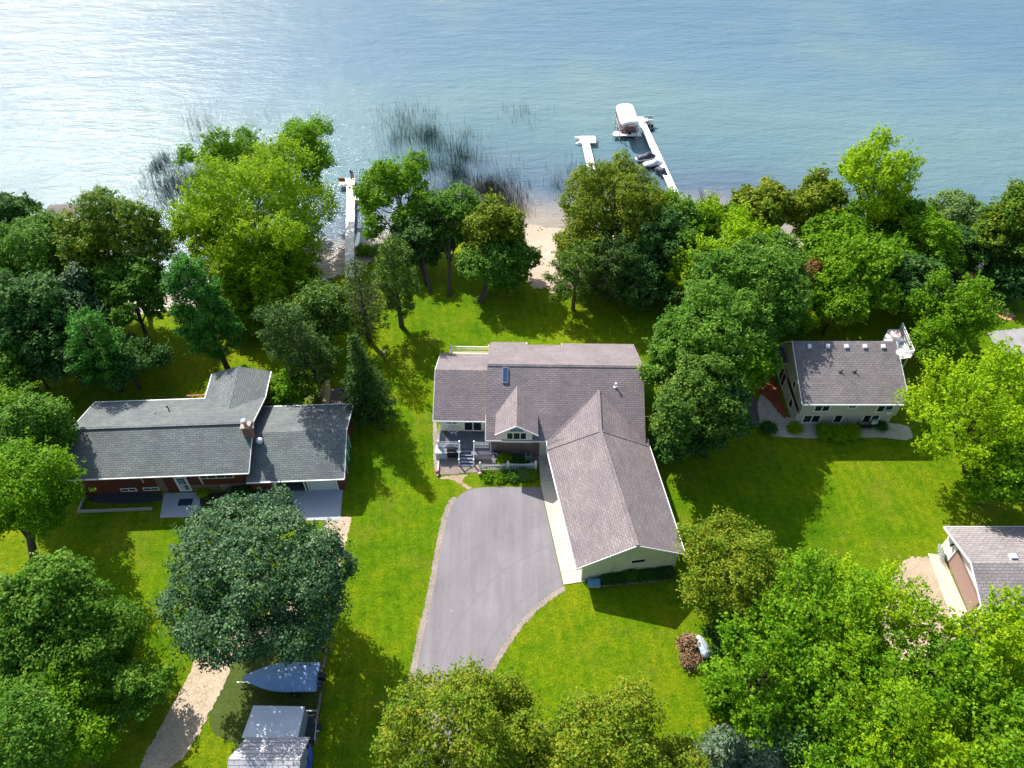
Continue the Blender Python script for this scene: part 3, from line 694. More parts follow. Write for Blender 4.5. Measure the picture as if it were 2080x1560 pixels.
# --- big group between the two houses on the right
tree(1512, 600, 112, 8, .85, 'round', 'mid', 'broad blue-green tree, far one of the clump between the two pale houses', group=GY, dens=1.15)
tree(1432, 690, 100, 9, .95, 'round', 'mid', 'tall billowy green tree in the middle of the clump between the two pale houses', group=GY, dens=1.15)
tree(1500, 745, 62, 7, .9, 'round', 'green', 'brighter green tree beside the mulched yard of the right house', group=GY)
tree(1405, 820, 88, 8, 1.0, 'round', 'pine', 'dark tree with yellowish shoots hard against the right end of the main house', group=GY, dens=1.2)
tree(1462, 835, 62, 7, .9, 'round', 'deep', 'shaded tree at the near end of the clump beside the dark pavers', group=GY)
tree(1590, 640, 46, 5, 1.0, 'round', 'green', 'small green tree on the right flank of the far clump tree', group=GY)
# --- right shore
tree(1627, 585, 46, 4, 1.0, 'round', 'red', 'rusty red-leaved tree in front of the right-hand sand', group=GL)
tree(1655, 425, 62, 7, 1.1, 'round', 'olive', 'yellow-green tree on the right shore left of the tallest pale tree', group=GL, base=(1648, 530))
tree(1775, 365, 82, 11, .95, 'feather', 'lime', 'tallest pale lime tree standing out against the water on the right', group=GL, base=(1750, 520), dens=1.0)
tree(1730, 540, 84, 6, .8, 'feather', 'green', 'wide feathery green tree behind the right house', group=GL, dens=1.05)
tree(1700, 610, 56, 5, .8, 'open', 'green', 'drooping green tree just behind the roof vents of the right house', group=GL)
tree(1818, 450, 52, 6, 1.0, 'round', 'green', 'fresh green tree right of the tallest pale tree', group=GL)
tree(1800, 530, 52, 5, .9, 'round', 'green', 'leafy green tree with a dark leaning limb on the right shore', group=GL)
tree(1935, 440, 58, 6, .8, 'round', 'grey', 'greyish low tree at the water right of the pale lime tree', group=GL)
tree(1890, 500, 56, 6, 1.1, 'round', 'green', 'bright green tree before the greyish low tree', group=GL)
tree(1950, 510, 50, 5, 1.0, 'round', 'deep', 'dark grey-green tree by the water left of the large edge tree', group=GL)
tree(2062, 470, 78, 8, 1.2, 'dense', 'amber', 'large dark tree on the shore cut off by the right edge', group=GL)
tree(2050, 560, 50, 3.5, .8, 'round', 'deep', 'dark undergrowth tree below the large edge tree on the right', group=GL)
tree(1945, 630, 72, 5, .95, 'feather', 'green', 'young green tree beside the strip of orange soil', group=GY, dens=.95)
tree(1900, 690, 50, 4, .9, 'open', 'green', 'slender young tree between the right house deck and the gravel', group=GY)
tree(1975, 850, 112, 8, .95, 'feather', 'lime', 'wide bright green tree right of the right house', group=GY, dens=1.1, base=(1965, 960))
tree(2050, 800, 82, 7, 1.0, 'feather', 'lime', 'bright green tree at the right edge below the grey gravel', group=GY)
tree(2040, 960, 72, 5, .9, 'round', 'green', 'shadier green tree at the right edge above the brown-door garage', group=GY)
# --- lower right
tree(1478, 1165, 105, 6.5, .95, 'dense', 'olive', 'round olive-brown tree right of the gabled garage end', group=GB, dens=1.15, leaf=.115)
tree(1650, 1235, 105, 9, .85, 'feather', 'green', 'large green tree right of the round olive-brown tree', group=GB)
tree(1765, 1235, 92, 9, .95, 'feather', 'lime', 'lime tree overhanging the dry dirt before the brown-door garage', group=GB)
tree(1560, 1370, 112, 8, .85, 'feather', 'green', 'spreading green tree below the round olive-brown tree', group=GB)
tree(1715, 1400, 120, 9, .85, 'feather', 'green', 'broad green crown in the middle of the lower right thicket', group=GB)
tree(1880, 1370, 112, 8, .85, 'feather', 'green', 'green crown below the dry dirt turning area', group=GB)
tree(2030, 1310, 92, 10, 1.1, 'feather', 'yellow', 'tall yellowish tree hiding the near corner of the brown-door garage', group=GB)
tree(1800, 1500, 100, 9, .9, 'feather', 'lime', 'bright lime crown at the bottom edge in the lower right thicket', group=GB)
tree(1640, 1500, 82, 6, .85, 'round', 'deep', 'dark shaded crown at the bottom edge of the lower right thicket', group=GB)
tree(2010, 1480, 110, 9, .9, 'feather', 'green', 'green crown in the bottom right corner', group=GB)
tree(1482, 1400, 50, 2.4, .8, 'round', 'green', 'low green shrubby tree below the pale overturned boat', group=GB)
tree(1492, 1300, 52, 2.2, .6, 'open', 'deep', 'low dark shrubby tree beside the pale overturned boat', group=GB)
conifer(1470, 1530, 62, 7, 'blue', 'blue', 'silvery blue spruce at the bottom edge, left one of two', 'spruce_tree', dens=1.6, group=GB)
conifer(1545, 1560, 66, 7, 'blue', 'blue', 'silvery blue spruce at the bottom edge, right one of two', 'spruce_tree', dens=1.6, group=GB)
# --- bottom centre
tree(925, 1492, 138, 8, .95, 'dense', 'olive', 'olive tree over the near end of the asphalt driveway', group=GB, dens=1.15, leaf=.115)
tree(1022, 1430, 58, 6, 1.0, 'dense', 'olive', 'small olive crown at the right side of the driveway end', group=GB, leaf=.115)
tree(1232, 1535, 126, 8, .85, 'dense', 'olive', 'broad olive-green tree at the bottom edge on the front lawn', group=GB, dens=1.1, leaf=.115)
tree(1370, 1565, 60, 5, .9, 'dense', 'olive', 'small olive tree at the bottom edge right of the broad one', group=GB, leaf=.115)
tree(1110, 1545, 74, 6, .9, 'dense', 'olive', 'olive crown joining the two big ones at the bottom edge', group=GB, leaf=.115)
# --- left
tree(520, 1165, 184, 8.0, .55, 'dense', 'teal', 'huge dark blue-green maple before the red house garage', group=GB, dens=1.35, leaf=.115, r0=.45)
tree(70, 870, 76, 7, .95, 'round', 'mid', 'rounded green tree at the left edge level with the red house roof', group=GY, dens=1.1)
tree(15, 850, 50, 7, .9, 'round', 'green', 'green tree half cut by the left edge beside the rounded one', group=GY)
tree(52, 990, 100, 8, .95, 'round', 'green', 'large green tree with a thick bare trunk at the left edge', group=GY, dens=1.1, base=(74, 1165), r0=.42)
tree(82, 1225, 92, 8, .85, 'round', 'mid', 'dark green crown with pale tips below the thick-trunked tree', group=GB, dens=1.1)
tree(206, 1282, 82, 3.8, .7, 'round', 'mid', 'green crown beside the round shadow on the left lawn', group=GB, dens=1.1)
tree(105, 1390, 106, 5.2, .7, 'round', 'green', 'large bright-tipped crown in the lower left corner', group=GB, dens=1.1)
tree(262, 1400, 58, 3, .9, 'round', 'mid', 'smaller crown nearest the pale gravel lane', group=GB)
tree(40, 1500, 90, 9, .85, 'round', 'mid', 'crown in the extreme bottom left corner', group=GB)
tree(145, 1515, 82, 4.0, .75, 'round', 'green', 'crown at the bottom edge left of the gravel lane', group=GB)
# trees filling the thickets
tree(125, 705, 84, 5.5, .95, 'round', 'deep', 'dark leafy tree in deep shade left of the bushy pine', group=GL)
tree(18, 755, 62, 5, 1.0, 'round', 'mid', 'tree at the left edge above the rounded green tree', group=GL)
tree(170, 560, 62, 7, 1.0, 'round', 'mid', 'mid-green tree wedged between the grey-green and amber-topped trees', group=GL)
tree(20, 560, 62, 7, 1.0, 'round', 'mid', 'grey-green tree at the left edge above the dark bluish tree', group=GL)
tree(650, 640, 62, 5, .9, 'round', 'pine', 'dark leafy tree between the leaning dark pine and the thin spruce', group=GY)
tree(1345, 440, 44, 6, 1.1, 'round', 'green', 'green tree on the right shoulder of the golden-green oak', group=GL)
tree(1445, 545, 56, 5, 1.0, 'round', 'mid', 'mid-green tree below the small rounded tree by the grey shrub', group=GL)
tree(1700, 480, 62, 6, 1.0, 'round', 'green', 'green tree below and left of the tallest pale tree', group=GL)
tree(1860, 570, 56, 4.5, .9, 'round', 'deep', 'dark tree behind the young tree by the orange soil', group=GL)
tree(1665, 540, 50, 4, 1.0, 'round', 'green', 'green tree right of the rusty red-leaved tree', group=GL)
tree(1565, 560, 74, 7, .95, 'round', 'mid', 'green tree at the top right of the clump between the two pale houses', group=GY, dens=1.1)
tree(1490, 670, 84, 8, .95, 'round', 'mid', 'rounded green tree in the heart of the clump between the two pale houses', group=GY, dens=1.1)
tree(1375, 740, 62, 7, 1.0, 'round', 'mid', 'green tree beside the back corner of the main roof', group=GY, dens=1.1)
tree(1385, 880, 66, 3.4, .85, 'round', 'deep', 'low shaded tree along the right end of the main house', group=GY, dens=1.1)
tree(1450, 760, 70, 8, 1.0, 'round', 'green', 'leafy green tree overhanging the red mulch yard', group=GY, dens=1.1)
tree(1620, 1330, 90, 6, .9, 'feather', 'green', 'green crown between the round olive-brown tree and the bottom thicket', group=GB)
tree(1700, 1310, 92, 8, .9, 'feather', 'lime', 'pale green crown in the upper middle of the lower right thicket', group=GB)
tree(1960, 1430, 92, 7, .9, 'feather', 'green', 'shaded green crown left of the bottom right corner', group=GB)
tree(1735, 1545, 92, 8, .9, 'feather', 'green', 'crown cut by the bottom edge in the lower right thicket', group=GB)
tree(1905, 1550, 92, 8, .9, 'feather', 'yellow', 'yellowish crown cut by the bottom edge near the right corner', group=GB)
tree(150, 1320, 80, 6, .9, 'round', 'mid', 'shaded green crown in the middle of the lower left thicket', group=GB)
tree(20, 1340, 84, 7, .9, 'round', 'mid', 'green crown at the left edge in the lower left thicket', group=GB)
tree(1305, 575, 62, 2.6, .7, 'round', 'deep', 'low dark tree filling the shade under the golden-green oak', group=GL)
# shrubs
def shrub(u, v, r, h, mat, label, name='shrub', group=None, style='dense', zg=None, dens=1.5, leaf=.075):
    g = G(u, v)
    return tree(0, 0, 0, h * .5, h / (2 * r), style, mat, label, name, 'shrub', None, dens, leaf, group, .03, bark, loc=(g.x, g.y, g.z), Rm=r)
shrub(1674, 882, .75, .95, 'yellow', 'rounded shrub below the right house, leftmost of three', group='shrubs in front of the right house')
shrub(1700, 884, .85, 1.0, 'yellow', 'rounded shrub below the right house, middle of three', group='shrubs in front of the right house')
shrub(1727, 882, .72, .95, 'yellow', 'rounded shrub below the right house, rightmost of three', group='shrubs in front of the right house')
shrub(1614, 873, .55, .6, 'yellow', 'small yellow-green shrub at the left corner of the right house')
shrub(1560, 874, .7, .8, 'deep', 'dark low shrub on the gravel beside the pavers')
shrub(1788, 868, .45, .5, 'deep', 'tiny dark shrub near the black bench of the right house')
shrub(1023, 940, .6, .9, 'yellow', 'bushy green shrub against the brick wall of the main house')
shrub(990, 970, .40, .32, 'green', 'low green plant at the left end of the picket fence bed', 'garden_plant', 'plants in the picket fence bed')
shrub(1015, 971, .45, .4, 'green', 'taller green plant in the middle left of the picket fence bed', 'garden_plant', 'plants in the picket fence bed')
shrub(1040, 969, .45, .5, 'mid', 'darker plant in the middle of the picket fence bed', 'garden_plant', 'plants in the picket fence bed')
shrub(1064, 968, .45, .6, 'grey', 'pale flowering plant near the right end of the picket fence bed', 'garden_plant', 'plants in the picket fence bed')
shrub(1080, 968, .3, .35, 'green', 'small plant at the right post of the picket fence', 'garden_plant', 'plants in the picket fence bed')
shrub(1053, 940, .6, .35, 'deep', 'dark low plant below the arched window', 'garden_plant', None)
shrub(1277, 1170, .55, .8, 'mid', 'rounded green shrub at the foot of the gabled garage wall', group=None)
HL = ['', 'second hosta from the blue bin along the garage foundation', 'third hosta from the blue bin, just left of the round shrub', 'hosta touching the right side of the round shrub at the garage foundation', 'second hosta right of the round shrub at the garage foundation', 'third hosta right of the round shrub at the garage foundation', 'hosta past the gap, third from the right garage corner', 'hosta second from the right garage corner', 'last hosta at the right garage corner']
for i, (u_, v_) in enumerate([(1232, 1178), (1247, 1176), (1262, 1175), (1297, 1171), (1308, 1170), (1319, 1169), (1338, 1167), (1347, 1166), (1356, 1165)]):
    q = P(u_, v_, 0)
    if i == 0:
        h0 = tree(0, 0, 0, .25, .6, 'dense', 'deep', 'first small hosta right of the blue bin along the garage foundation', 'hosta', 'plant', None, 1.6, .07, 'hostas along the garage foundation', .02, bark, loc=(q.x, q.y, 0), Rm=.34)
    else: copy_tree(h0, (q.x, q.y, 0), i * 1.3, HL[i])
shrub(1396, 1312, .5, .8, 'brown', 'withered brown shrub beside the pale overturned boat', style='open', dens=.5, leaf=.1)
shrub(1402, 1344, .45, .6, 'brown', 'withered low shrub at the near end of the pale overturned boat', style='open', dens=.45, leaf=.1)
shrub(165, 1003, .5, .6, 'green', 'small leafy shrub at the left corner of the red house')
shrub(415, 1003, .3, .4, 'lime', 'bright yellow-green clump in the bed before the red house')
shrub(500, 1003, .5, .7, 'deep', 'dark shrub beside the blue bin at the red house')
shrub(478, 1006, .5, .7, 'teal', 'bluish shrub in the bed below the red house windows')
shrub(585, 810, .8, 1.1, 'green', 'leafy shrub behind the red garage by the back lawn')
shrub(500, 655, 1.1, 1.6, 'lime', 'lime shrub on the back lawn below the huge yellow-green tree')
shrub(530, 640, 1.2, 1.8, 'green', 'green shrub at the foot of the huge yellow-green tree')
shrub(742, 512, 1.0, 1.2, 'green', 'low green bush on the bank beside the dock')
shrub(770, 518, 1.1, 1.3, 'grey', 'pale bank bush right of the dock')
shrub(790, 528, 1.0, 1.2, 'green', 'bank bush under the open spreading shore tree')
shrub(1040, 444, .8, 1.0, 'green', 'small green bush on the point left of the beach')
shrub(1905, 560, 1.6, 2.0, 'grey', 'pale bank bush by the orange soil')
shrub(2000, 572, 1.4, 1.6, 'green', 'green bush at the top of the orange soil strip')
shrub(2030, 595, 1.4, 1.6, 'green', 'green bush right of the orange soil strip')
# ---------------------------------------------------------------- buildings
def window(parent, o, t, W, H, bars=(.5,), n=None, frame=white, pane=glass, name='window', sh=None, fw=.09, hbars=(), deep=.05, label=None):
    """o: lower corner on the wall, t: unit vector along the wall, n: outward normal; frame with its pane as a sub-part"""
    o = Vector(o); t = Vector(t).normalized(); up = Vector((0, 0, 1)); n = Vector(n) if n is not None else t.cross(up)
    def rect(mb, a0, a1, z0, z1, d0, d1):
        q = [o + t * a + up * z + n * d0 for a, z in ((a0, z0), (a1, z0), (a1, z1), (a0, z1))]; mb.prism(q, n * (d1 - d0))
    f = MB(); rect(f, 0, W, 0, fw, .003, deep); rect(f, 0, W, H - fw, H, .003, deep); rect(f, 0, fw, fw, H - fw, .003, deep); rect(f, W - fw, W, fw, H - fw, .003, deep)
    for b_ in bars: rect(f, W * b_ - fw * .4, W * b_ + fw * .4, fw, H - fw, .003, deep)
    for b_ in hbars: rect(f, fw, W - fw, H * b_ - .02, H * b_ + .02, .003, deep - .008)
    fo = f.build(name, frame, parent, sh=sh)
    g = MB(); rect(g, fw * .6, W - fw * .6, fw * .6, H - fw * .6, .002, deep * .45); g.build('pane', pane, fo, sh=sh)
    if label: fo['label'] = label
    return fo
def picket(parent, p0, p1, h=.95, step=.14, mat=white, arch=0.0, sh=None, solid=.075):
    """picket fence run: rails, pickets"""
    p0, p1 = Vector(p0), Vector(p1); L = (p1 - p0).length; mb = MB(); k = max(2, int(L / step))
    d = (p1 - p0); rz = math.atan2(d.y, d.x)
    for i in range(k + 1):
        t = i / k; q = p0.lerp(p1, t); hh = h * (1 - arch * math.sin(pi * t))
        mb.cbox((q.x, q.y, q.z + .06 + hh / 2), (solid, .025, hh), rz)
    for z in (.22, h * .72): mb.bar(p0 + Vector((0, 0, z)), p1 + Vector((0, 0, z)), .035, .07)
    return mb

# ======== main house
shM = shingle('mauve_shingles', (.190, .164, .170), (.235, .205, .212), (.120, .102, .110))
creamsid = siding('cream_siding', (.72, .71, .54), .22)
brickw = brickm('brown_brick', (.11, .065, .055), (.15, .095, .08), (.20, .17, .15), .42, .14)
S = (5, 50, 0)
mh = thing('house', 'cream-sided house with mauve shingle roof, arched dormer and long slanting garage wing', 'house', S, R(-1.0))
B = lambda mb, nm, mt, par=None, **k: mb.build(nm, mt, par or mh, sh=S, **k)
yE, yR, yB, zE, zR = 46.55, 53.3, 60.05, 3.05, 6.6
# walls
wl = MB()
wl.box(-2.2, 12.55, 47.1, 59.5, -.1, 3.0)
wl.prism([(-2.2, 47.1, 3.0), (-2.2, 59.5, 3.0), (-2.2, 53.3, 6.35)], (14.75, 0, 0))
wl.box(-7.2, -2.2, 49.4, 57.8, -.1, 3.0)
wl.prism([(-7.2, 49.4, 3.0), (-7.2, 57.8, 3.0), (-7.2, 53.5, 5.3)], (5.0, 0, 0))
B(wl, 'wall', creamsid)
bw = MB(); bw.box(-2.22, 2.75, 47.04, 47.11, 0, 2.7); B(bw, 'brick_wainscot', brickw)
# roofs
rf = MB()
rf.slab([(-2.5, yE, zE), (12.9, yE, zE), (12.9, yR, zR), (-2.5, yR, zR)], .16)
rf.slab([(-2.5, yR, zR), (1.42, yR, zR), (1.42, yB, zE), (-2.5, yB, zE)], .16)
rf.slab([(1.42, yR, zR), (5.15, yR, zR), (5.15, yB - .75, zE + .4), (1.42, yB - .75, zE + .4)], .16)
rf.slab([(5.15, yR, zR), (12.9, yR, zR), (12.9, yB - .15, zE + .08), (5.15, yB - .15, zE + .08)], .16)
B(rf, 'roof', shM)
rc = MB(); rc.slab([(-2.5, yR - .2, zR - .05), (12.9, yR - .2, zR - .05), (12.9, yR, zR + .05), (-2.5, yR, zR + .05)], .04); rc.slab([(-2.5, yR, zR + .05), (12.9, yR, zR + .05), (12.9, yR + .2, zR - .05), (-2.5, yR + .2, zR - .05)], .04)
B(rc, 'ridge_cap', shM)
rw = MB()
rw.slab([(-7.75, 48.85, 3.1), (-2.502, 48.85, 3.1), (-2.502, 53.5, 5.5), (-7.75, 53.5, 5.5)], .15)
rw.slab([(-7.75, 53.5, 5.5), (-2.502, 53.5, 5.5), (-2.502, 58.2, 3.1), (-7.75, 58.2, 3.1)], .15)
B(rw, 'wing_roof', shM)
# garage wing, turned ten degrees from the house
E_ = Vector((5.75, 33.05, 2.8)); F_ = Vector((15.15, 34.6, 2.8)); L_ = Vector((3.42, 45.75, 2.8)); Q_ = Vector((13.25, 46.35, 2.8))
RE = Vector((10.7, 33.82, 5.4)); RK = Vector((8.33, 46.05, 5.4)); RA = Vector((8.43, 51.05, 5.42))
def mroof(y): return zE + (y - yE) * (zR - zE) / (yR - yE)
rg = MB()
rg.slab([E_, RE, RK, L_], .16); rg.slab([F_, Q_, RK, RE], .16)
LA = Vector((3.42, 46.57, 3.08)); QA = Vector((13.25, 47.0, 3.0))
rg.slab([L_, RK, RA, LA], .14)
rg.slab([Q_, QA, RA, RK], .14)
B(rg, 'garage_roof', shM)
rg2 = MB()
for a, b_ in ((RE, RK), (RK, RA), (RK, L_), (RK, Q_)):
    rg2.bar(a + Vector((0, 0, .02)), b_ + Vector((0, 0, .02)), .30, .07)
B(rg2, 'ridge_cap', shM)
ax = (RE - RK).normalized(); ax.z = 0; ax.normalize(); sd_ = Vector((-ax.y, ax.x, 0))   # ax points towards the camera
if sd_.x < 0: sd_ = -sd_
ga = MB()
e0 = E_ + sd_ * .75 - ax * .35; f0 = F_ - sd_ * .6 - ax * .35; l0 = L_ + sd_ * .75; q0 = Q_ - sd_ * .6
e0.z = f0.z = l0.z = q0.z = 0; up = Vector((0, 0, 1))
foot = [e0, f0, q0, l0]
ga.prism([p + up * .15 for p in foot], up * 2.75)
m0 = (e0 + f0) / 2
ga.prism([e0 + up * 2.9, f0 + up * 2.9, m0 + up * 5.05], (l0 - e0))
B(ga, 'garage_wall', creamsid)
fo = MB(); fo.prism([e0 + ax * .02 - up * .2 - sd_ * .02, f0 + ax * .02 - up * .2 + sd_ * .02, q0 - up * .2 + sd_ * .02, l0 - up * .2 - sd_ * .02], up * .36); B(fo, 'foundation', greycon)
tw = (f0 - e0).normalized()
window(mh, e0 + tw * 4.15 + up * 1.75, tw, 1.35, .62, (), n=ax, sh=S, fw=.08)
# trim and gutters
tr = MB()
for a, b_ in (((-2.5, yE - .02, zE - .1), (3.4, yE - .02, zE - .1)), ((-7.75, 48.83, 3.02), (-2.5, 48.83, 3.02)), ((-7.77, 48.85, 3.0), (-7.77, 53.5, 5.42)), ((-7.77, 53.5, 5.42), (-7.77, 58.2, 3.0)),
              ((-2.52, yE, 2.97), (-2.52, 48.8, 4.15))):
    tr.bar(a, b_, .05, .16)
tr.bar(E_ - up * .08 - sd_ * .03, L_ - up * .08 - sd_ * .03, .12, .12); tr.bar(F_ - up * .08 + sd_ * .03, Q_ - up * .08 + sd_ * .03, .12, .12)
tr.bar(E_ - up * .09 + ax * .03, RE - up * .09 + ax * .03, .05, .17); tr.bar(F_ - up * .09 + ax * .03, RE - up * .09 + ax * .03, .05, .17)
tr.bar(L_ - up * .05 - sd_ * .03, LA - up * .05 - sd_ * .03, .1, .12)
tr.bar((1.42, yB - .74, 3.4), (1.42, yB, 3.0), .05, .14); tr.bar((5.15, yB - .74, 3.4), (5.15, yB - .1, 3.0), .05, .14)
build_split(tr, 'gutter', white, mh, sh=S)
ds = MB(); ds.tube([e0 + ax * .06 + up * 2.7 - sd_ * .06, e0 + ax * .06 + up * .1 - sd_ * .06], .05, 6); ds.tube([f0 + ax * .06 + up * 2.7 + sd_ * .06, f0 + ax * .06 + up * .1 + sd_ * .06], .05, 6)
ds.tube([(-2.05, 46.95, 2.9), (-2.05, 46.95, .1)], .05, 6); ds.tube([(2.8, 46.95, 2.9), (2.8, 46.95, .1)], .05, 6); build_split(ds, 'downspout', white, mh, sh=S)
# dormer with arched window
dx0, dx1, dyf = -1.0, 2.0, 46.62; dz0, dz1, dzr = 2.62, 4.62, 5.62; dm = (dx0 + dx1) / 2
d = MB(); d.prism([(dx0, dyf, dz0 + .38), (dx1, dyf, dz0 + .38), (dx1, dyf, dz1), (dm, dyf, dzr - .06), (dx0, dyf, dz1)], (0, 4.2, 0)); d.prism([(dx0, dyf, dz0), (dx1, dyf, dz0), (dx1, dyf, dz0 + .379), (dx0, dyf, dz0 + .379)], (0, .45, 0))
dorm = B(d, 'dormer', creamsid)
d = MB(); ox = .55
yl = lambda z: yE + (z - zE) / ((zR - zE) / (yR - yE))
zl = dz1 - ox * (dzr - dz1) / (dm - dx0)
d.slab([(dx0 - ox, dyf - .35, zl), (dm, dyf - .35, dzr), (dm, yl(dzr) + .1, dzr), (dx0 - ox, yl(zl) + .05, zl)], .1)
d.slab([(dm, dyf - .35, dzr), (dx1 + ox, dyf - .35, zl), (dx1 + ox, yl(zl) + .05, zl), (dm, yl(dzr) + .1, dzr)], .1)
d.build('dormer_roof', shM, dorm, sh=S)
d = MB(); d.bar((dx0 - ox, dyf - .37, zl - .07), (dm, dyf - .37, dzr - .07), .05, .15); d.bar((dx1 + ox, dyf - .37, zl - .07), (dm, dyf - .37, dzr - .07), .05, .15)
d.build('dormer_trim', white, dorm, sh=S)
window(mh, (dm - 1.0, dyf, 3.14), (1, 0, 0), 2.0, 1.12, (.333, .667), n=(0, -1, 0), sh=S, fw=.1, label='triple window of the dormer')
aw = MB(); aw.prism([(dm + .80 * math.cos(t), dyf - .005, 4.34 + .60 * math.sin(t)) for t in [pi * i / 12 for i in range(13)]], (0, -.04, 0)); ao = B(aw, 'arched_window', white)
ap = MB(); ap.prism([(dm + .68 * math.cos(t), dyf - .045, 4.38 + .50 * math.sin(t)) for t in [pi * i / 12 for i in range(13)]], (0, -.012, 0)); ap.build('pane', tealglass, ao, sh=S)
# left wing openings
window(mh, (-6.6, 49.4, 2.0), (1, 0, 0), 1.2, .75, (.5,), n=(0, -1, 0), sh=S)
window(mh, (-4.85, 49.4, .95), (1, 0, 0), 1.9, 2.0, (.5,), n=(0, -1, 0), sh=S, name='patio_door', fw=.12)
# skylight, vents
sk = MB()
def on_roof(x, y, dz=0): return Vector((x, y, mroof(y) + dz))
sk.slab([on_roof(-.98, 51.55, .16), on_roof(-.42, 51.55, .16), on_roof(-.42, 52.95, .16), on_roof(-.98, 52.95, .16)], .2); sko = B(sk, 'skylight', metal)
sk = MB(); sk.slab([on_roof(-.92, 51.62, .175), on_roof(-.48, 51.62, .175), on_roof(-.48, 52.88, .175), on_roof(-.92, 52.88, .175)], .012); sk.build('pane', plain('sky_glass', (.03, .07, .16), .08, .1), sko, sh=S)
q = on_roof(10.1, 51.4); vp = MB(); vp.tube([q - up * .1, q + up * .42], .07, 8); vp.tube([q + up * .42, q + up * .5], .11, 8); vp.ball(tuple(q), (.2, .2, .05)); B(vp, 'vent_pipe', white)
# deck behind the wing with railing
dk = MB(); dk.box(-6.95, -2.6, 57.85, 60.35, .95, 1.07); bdo = B(dk, 'back_deck', plain('cream_paint', (.66, .63, .48), .6, .08))
for x in (-6.85, -4.8, -2.75): dk = MB(); dk.box(x - .06, x + .06, 60.2, 60.32, -.1, .95); dk.build('deck_post', plain('cream_paint', (.66, .63, .48), .6, .08), bdo, sh=S)
for pa_, pb_ in (((-6.85, 60.28, 1.07), (-2.65, 60.28, 1.07)), ((-6.88, 57.95, 1.07), (-6.88, 60.2, 1.07))):
    dk = picket(None, pa_, pb_, .9, .16, white, 0, solid=.045); dk.bar(Vector(pa_) + up * .98, Vector(pb_) + up * .98, .1, .06); dk.build('railing', plain('cream_paint', (.66, .63, .48), .6, .08), bdo, sh=S)
for x in (-6.88, -2.7): dk = MB(); dk.box(x - .07, x + .07, 60.22, 60.36, 1.07, 2.3); dk.build('railing_post', plain('cream_paint', (.66, .63, .48), .6, .08), bdo, sh=S)
# front deck, steps and railing
deckm = brickm('deck_boards', (.085, .098, .13), (.105, .12, .15), (.035, .04, .055), 6.0, .14)
dz = .92
dk = MB(); dk.box(-7.25, -2.25, 47.15, 49.38, dz - .12, dz)
for x in (-7.15, -5.4, -4.15, -2.35): dk.box(x - .06, x + .06, 47.2, 47.32, 0, dz - .12)
dk.box(-7.25, -5.15, 47.13, 47.16, .1, dz - .12)
fd = B(dk, 'deck', deckm)
st = MB()
for i in range(5):
    st.box(-5.05, -3.75, 47.13 - .30 * (i + 1), 47.13 - .30 * i + .02, dz - .17 * (i + 1) - .05, dz - .17 * (i + 1))
st.prism([(-5.10, 47.12, dz), (-5.10, 47.12, dz - .3), (-5.10, 45.75, -.0), (-5.10, 45.6, .1)], (.05, 0, 0)); st.prism([(-3.75, 47.12, dz), (-3.75, 47.12, dz - .3), (-3.75, 45.75, -.0), (-3.75, 45.6, .1)], (.05, 0, 0))
so = st.build('stairs', plain('blue_grey_paint', (.16, .19, .24), .6, .15), fd, sh=S)
for pa_, pb_ in (((-7.2, 47.18, dz), (-5.2, 47.18, dz)), ((-3.6, 47.18, dz), (-2.1, 47.18, dz)), ((-7.22, 47.2, dz), (-7.22, 49.3, dz))): picket(None, pa_, pb_).build('railing', white, fd, sh=S)
for x in (-7.22, -5.12, -3.68, -2.05): rl = MB(); rl.box(x - .07, x + .07, 47.11, 47.25, 0, dz + 1.15); rl.build('railing_post', white, fd, sh=S)
for x in (-5.12, -3.68):
    rl = MB(); rl.bar((x, 47.15, dz + 1.0), (x, 45.75, .95), .06, .08); rl.box(x - .06, x + .06, 45.68, 45.8, 0, 1.05); rl.build('handrail', white, fd, sh=S)

# things about the patio
def W(u, v, z=0): return P(u, v, z)
t = thing('picket_fence', 'short white scalloped picket fence in front of the flower bed', 'fence', W(975, 956))
a = W(976, 957); m_ = W(1032, 955); c_ = W(1088, 954)
picket(None, a, m_, 1.15, .15, white, .2).build('panel', white, t, world=True); picket(None, m_, c_, 1.15, .15, white, .2).build('panel', white, t, world=True)
for q in (a, m_, c_):
    pb = MB(); pb.box(q.x - .09, q.x + .09, q.y - .09, q.y + .09, 0, 1.3); pb.ball((q.x, q.y, 1.34), .11, 6, 4); pb.build('post', white, t, world=True)
t = thing('gas_grill', 'black gas grill standing between the grey cabinet and the deck stairs', 'grill', W(918, 926))
g = MB(); g.box(-.45, .45, -.28, .28, .12, .82); g.build('cabinet', black, t); g = MB(); g.ball((-.95, .0, .55), (.2, .2, .3)); g.build('gas_bottle', white, t)
g = MB(); g.loft([[(-.42, .3 * math.cos(a_) , .86 + .32 * math.sin(a_)) for a_ in [pi * i / 8 for i in range(9)]], [(.42, .3 * math.cos(a_), .86 + .32 * math.sin(a_)) for a_ in [pi * i / 8 for i in range(9)]]]); g.build('lid', black, t)
g = MB(); g.box(-.95, -.46, -.26, .26, .84, .88); g.box(.46, .95, -.26, .26, .84, .88); g.build('side_shelf', metal, t)
g = MB(); g.tube([(-.35, -.33, 1.0), (.35, -.33, 1.0)], .02, 6); g.build('handle', metal, t)
g = MB(); [g.tube([(x - .03, y, .07), (x + .03, y, .07)], .07, 8) for x in (-.4, .4) for y in (-.22, .22)]; g.build('wheel', black, t)
t = thing('storage_cabinet', 'light grey plastic cabinet at the left corner of the patio', 'cabinet', W(899, 925))
g = MB(); g.box(-.6, .5, -.5, .5, 0, .95); g.build('body', plain('grey_plastic', (.42, .45, .50), .5, .08), t)
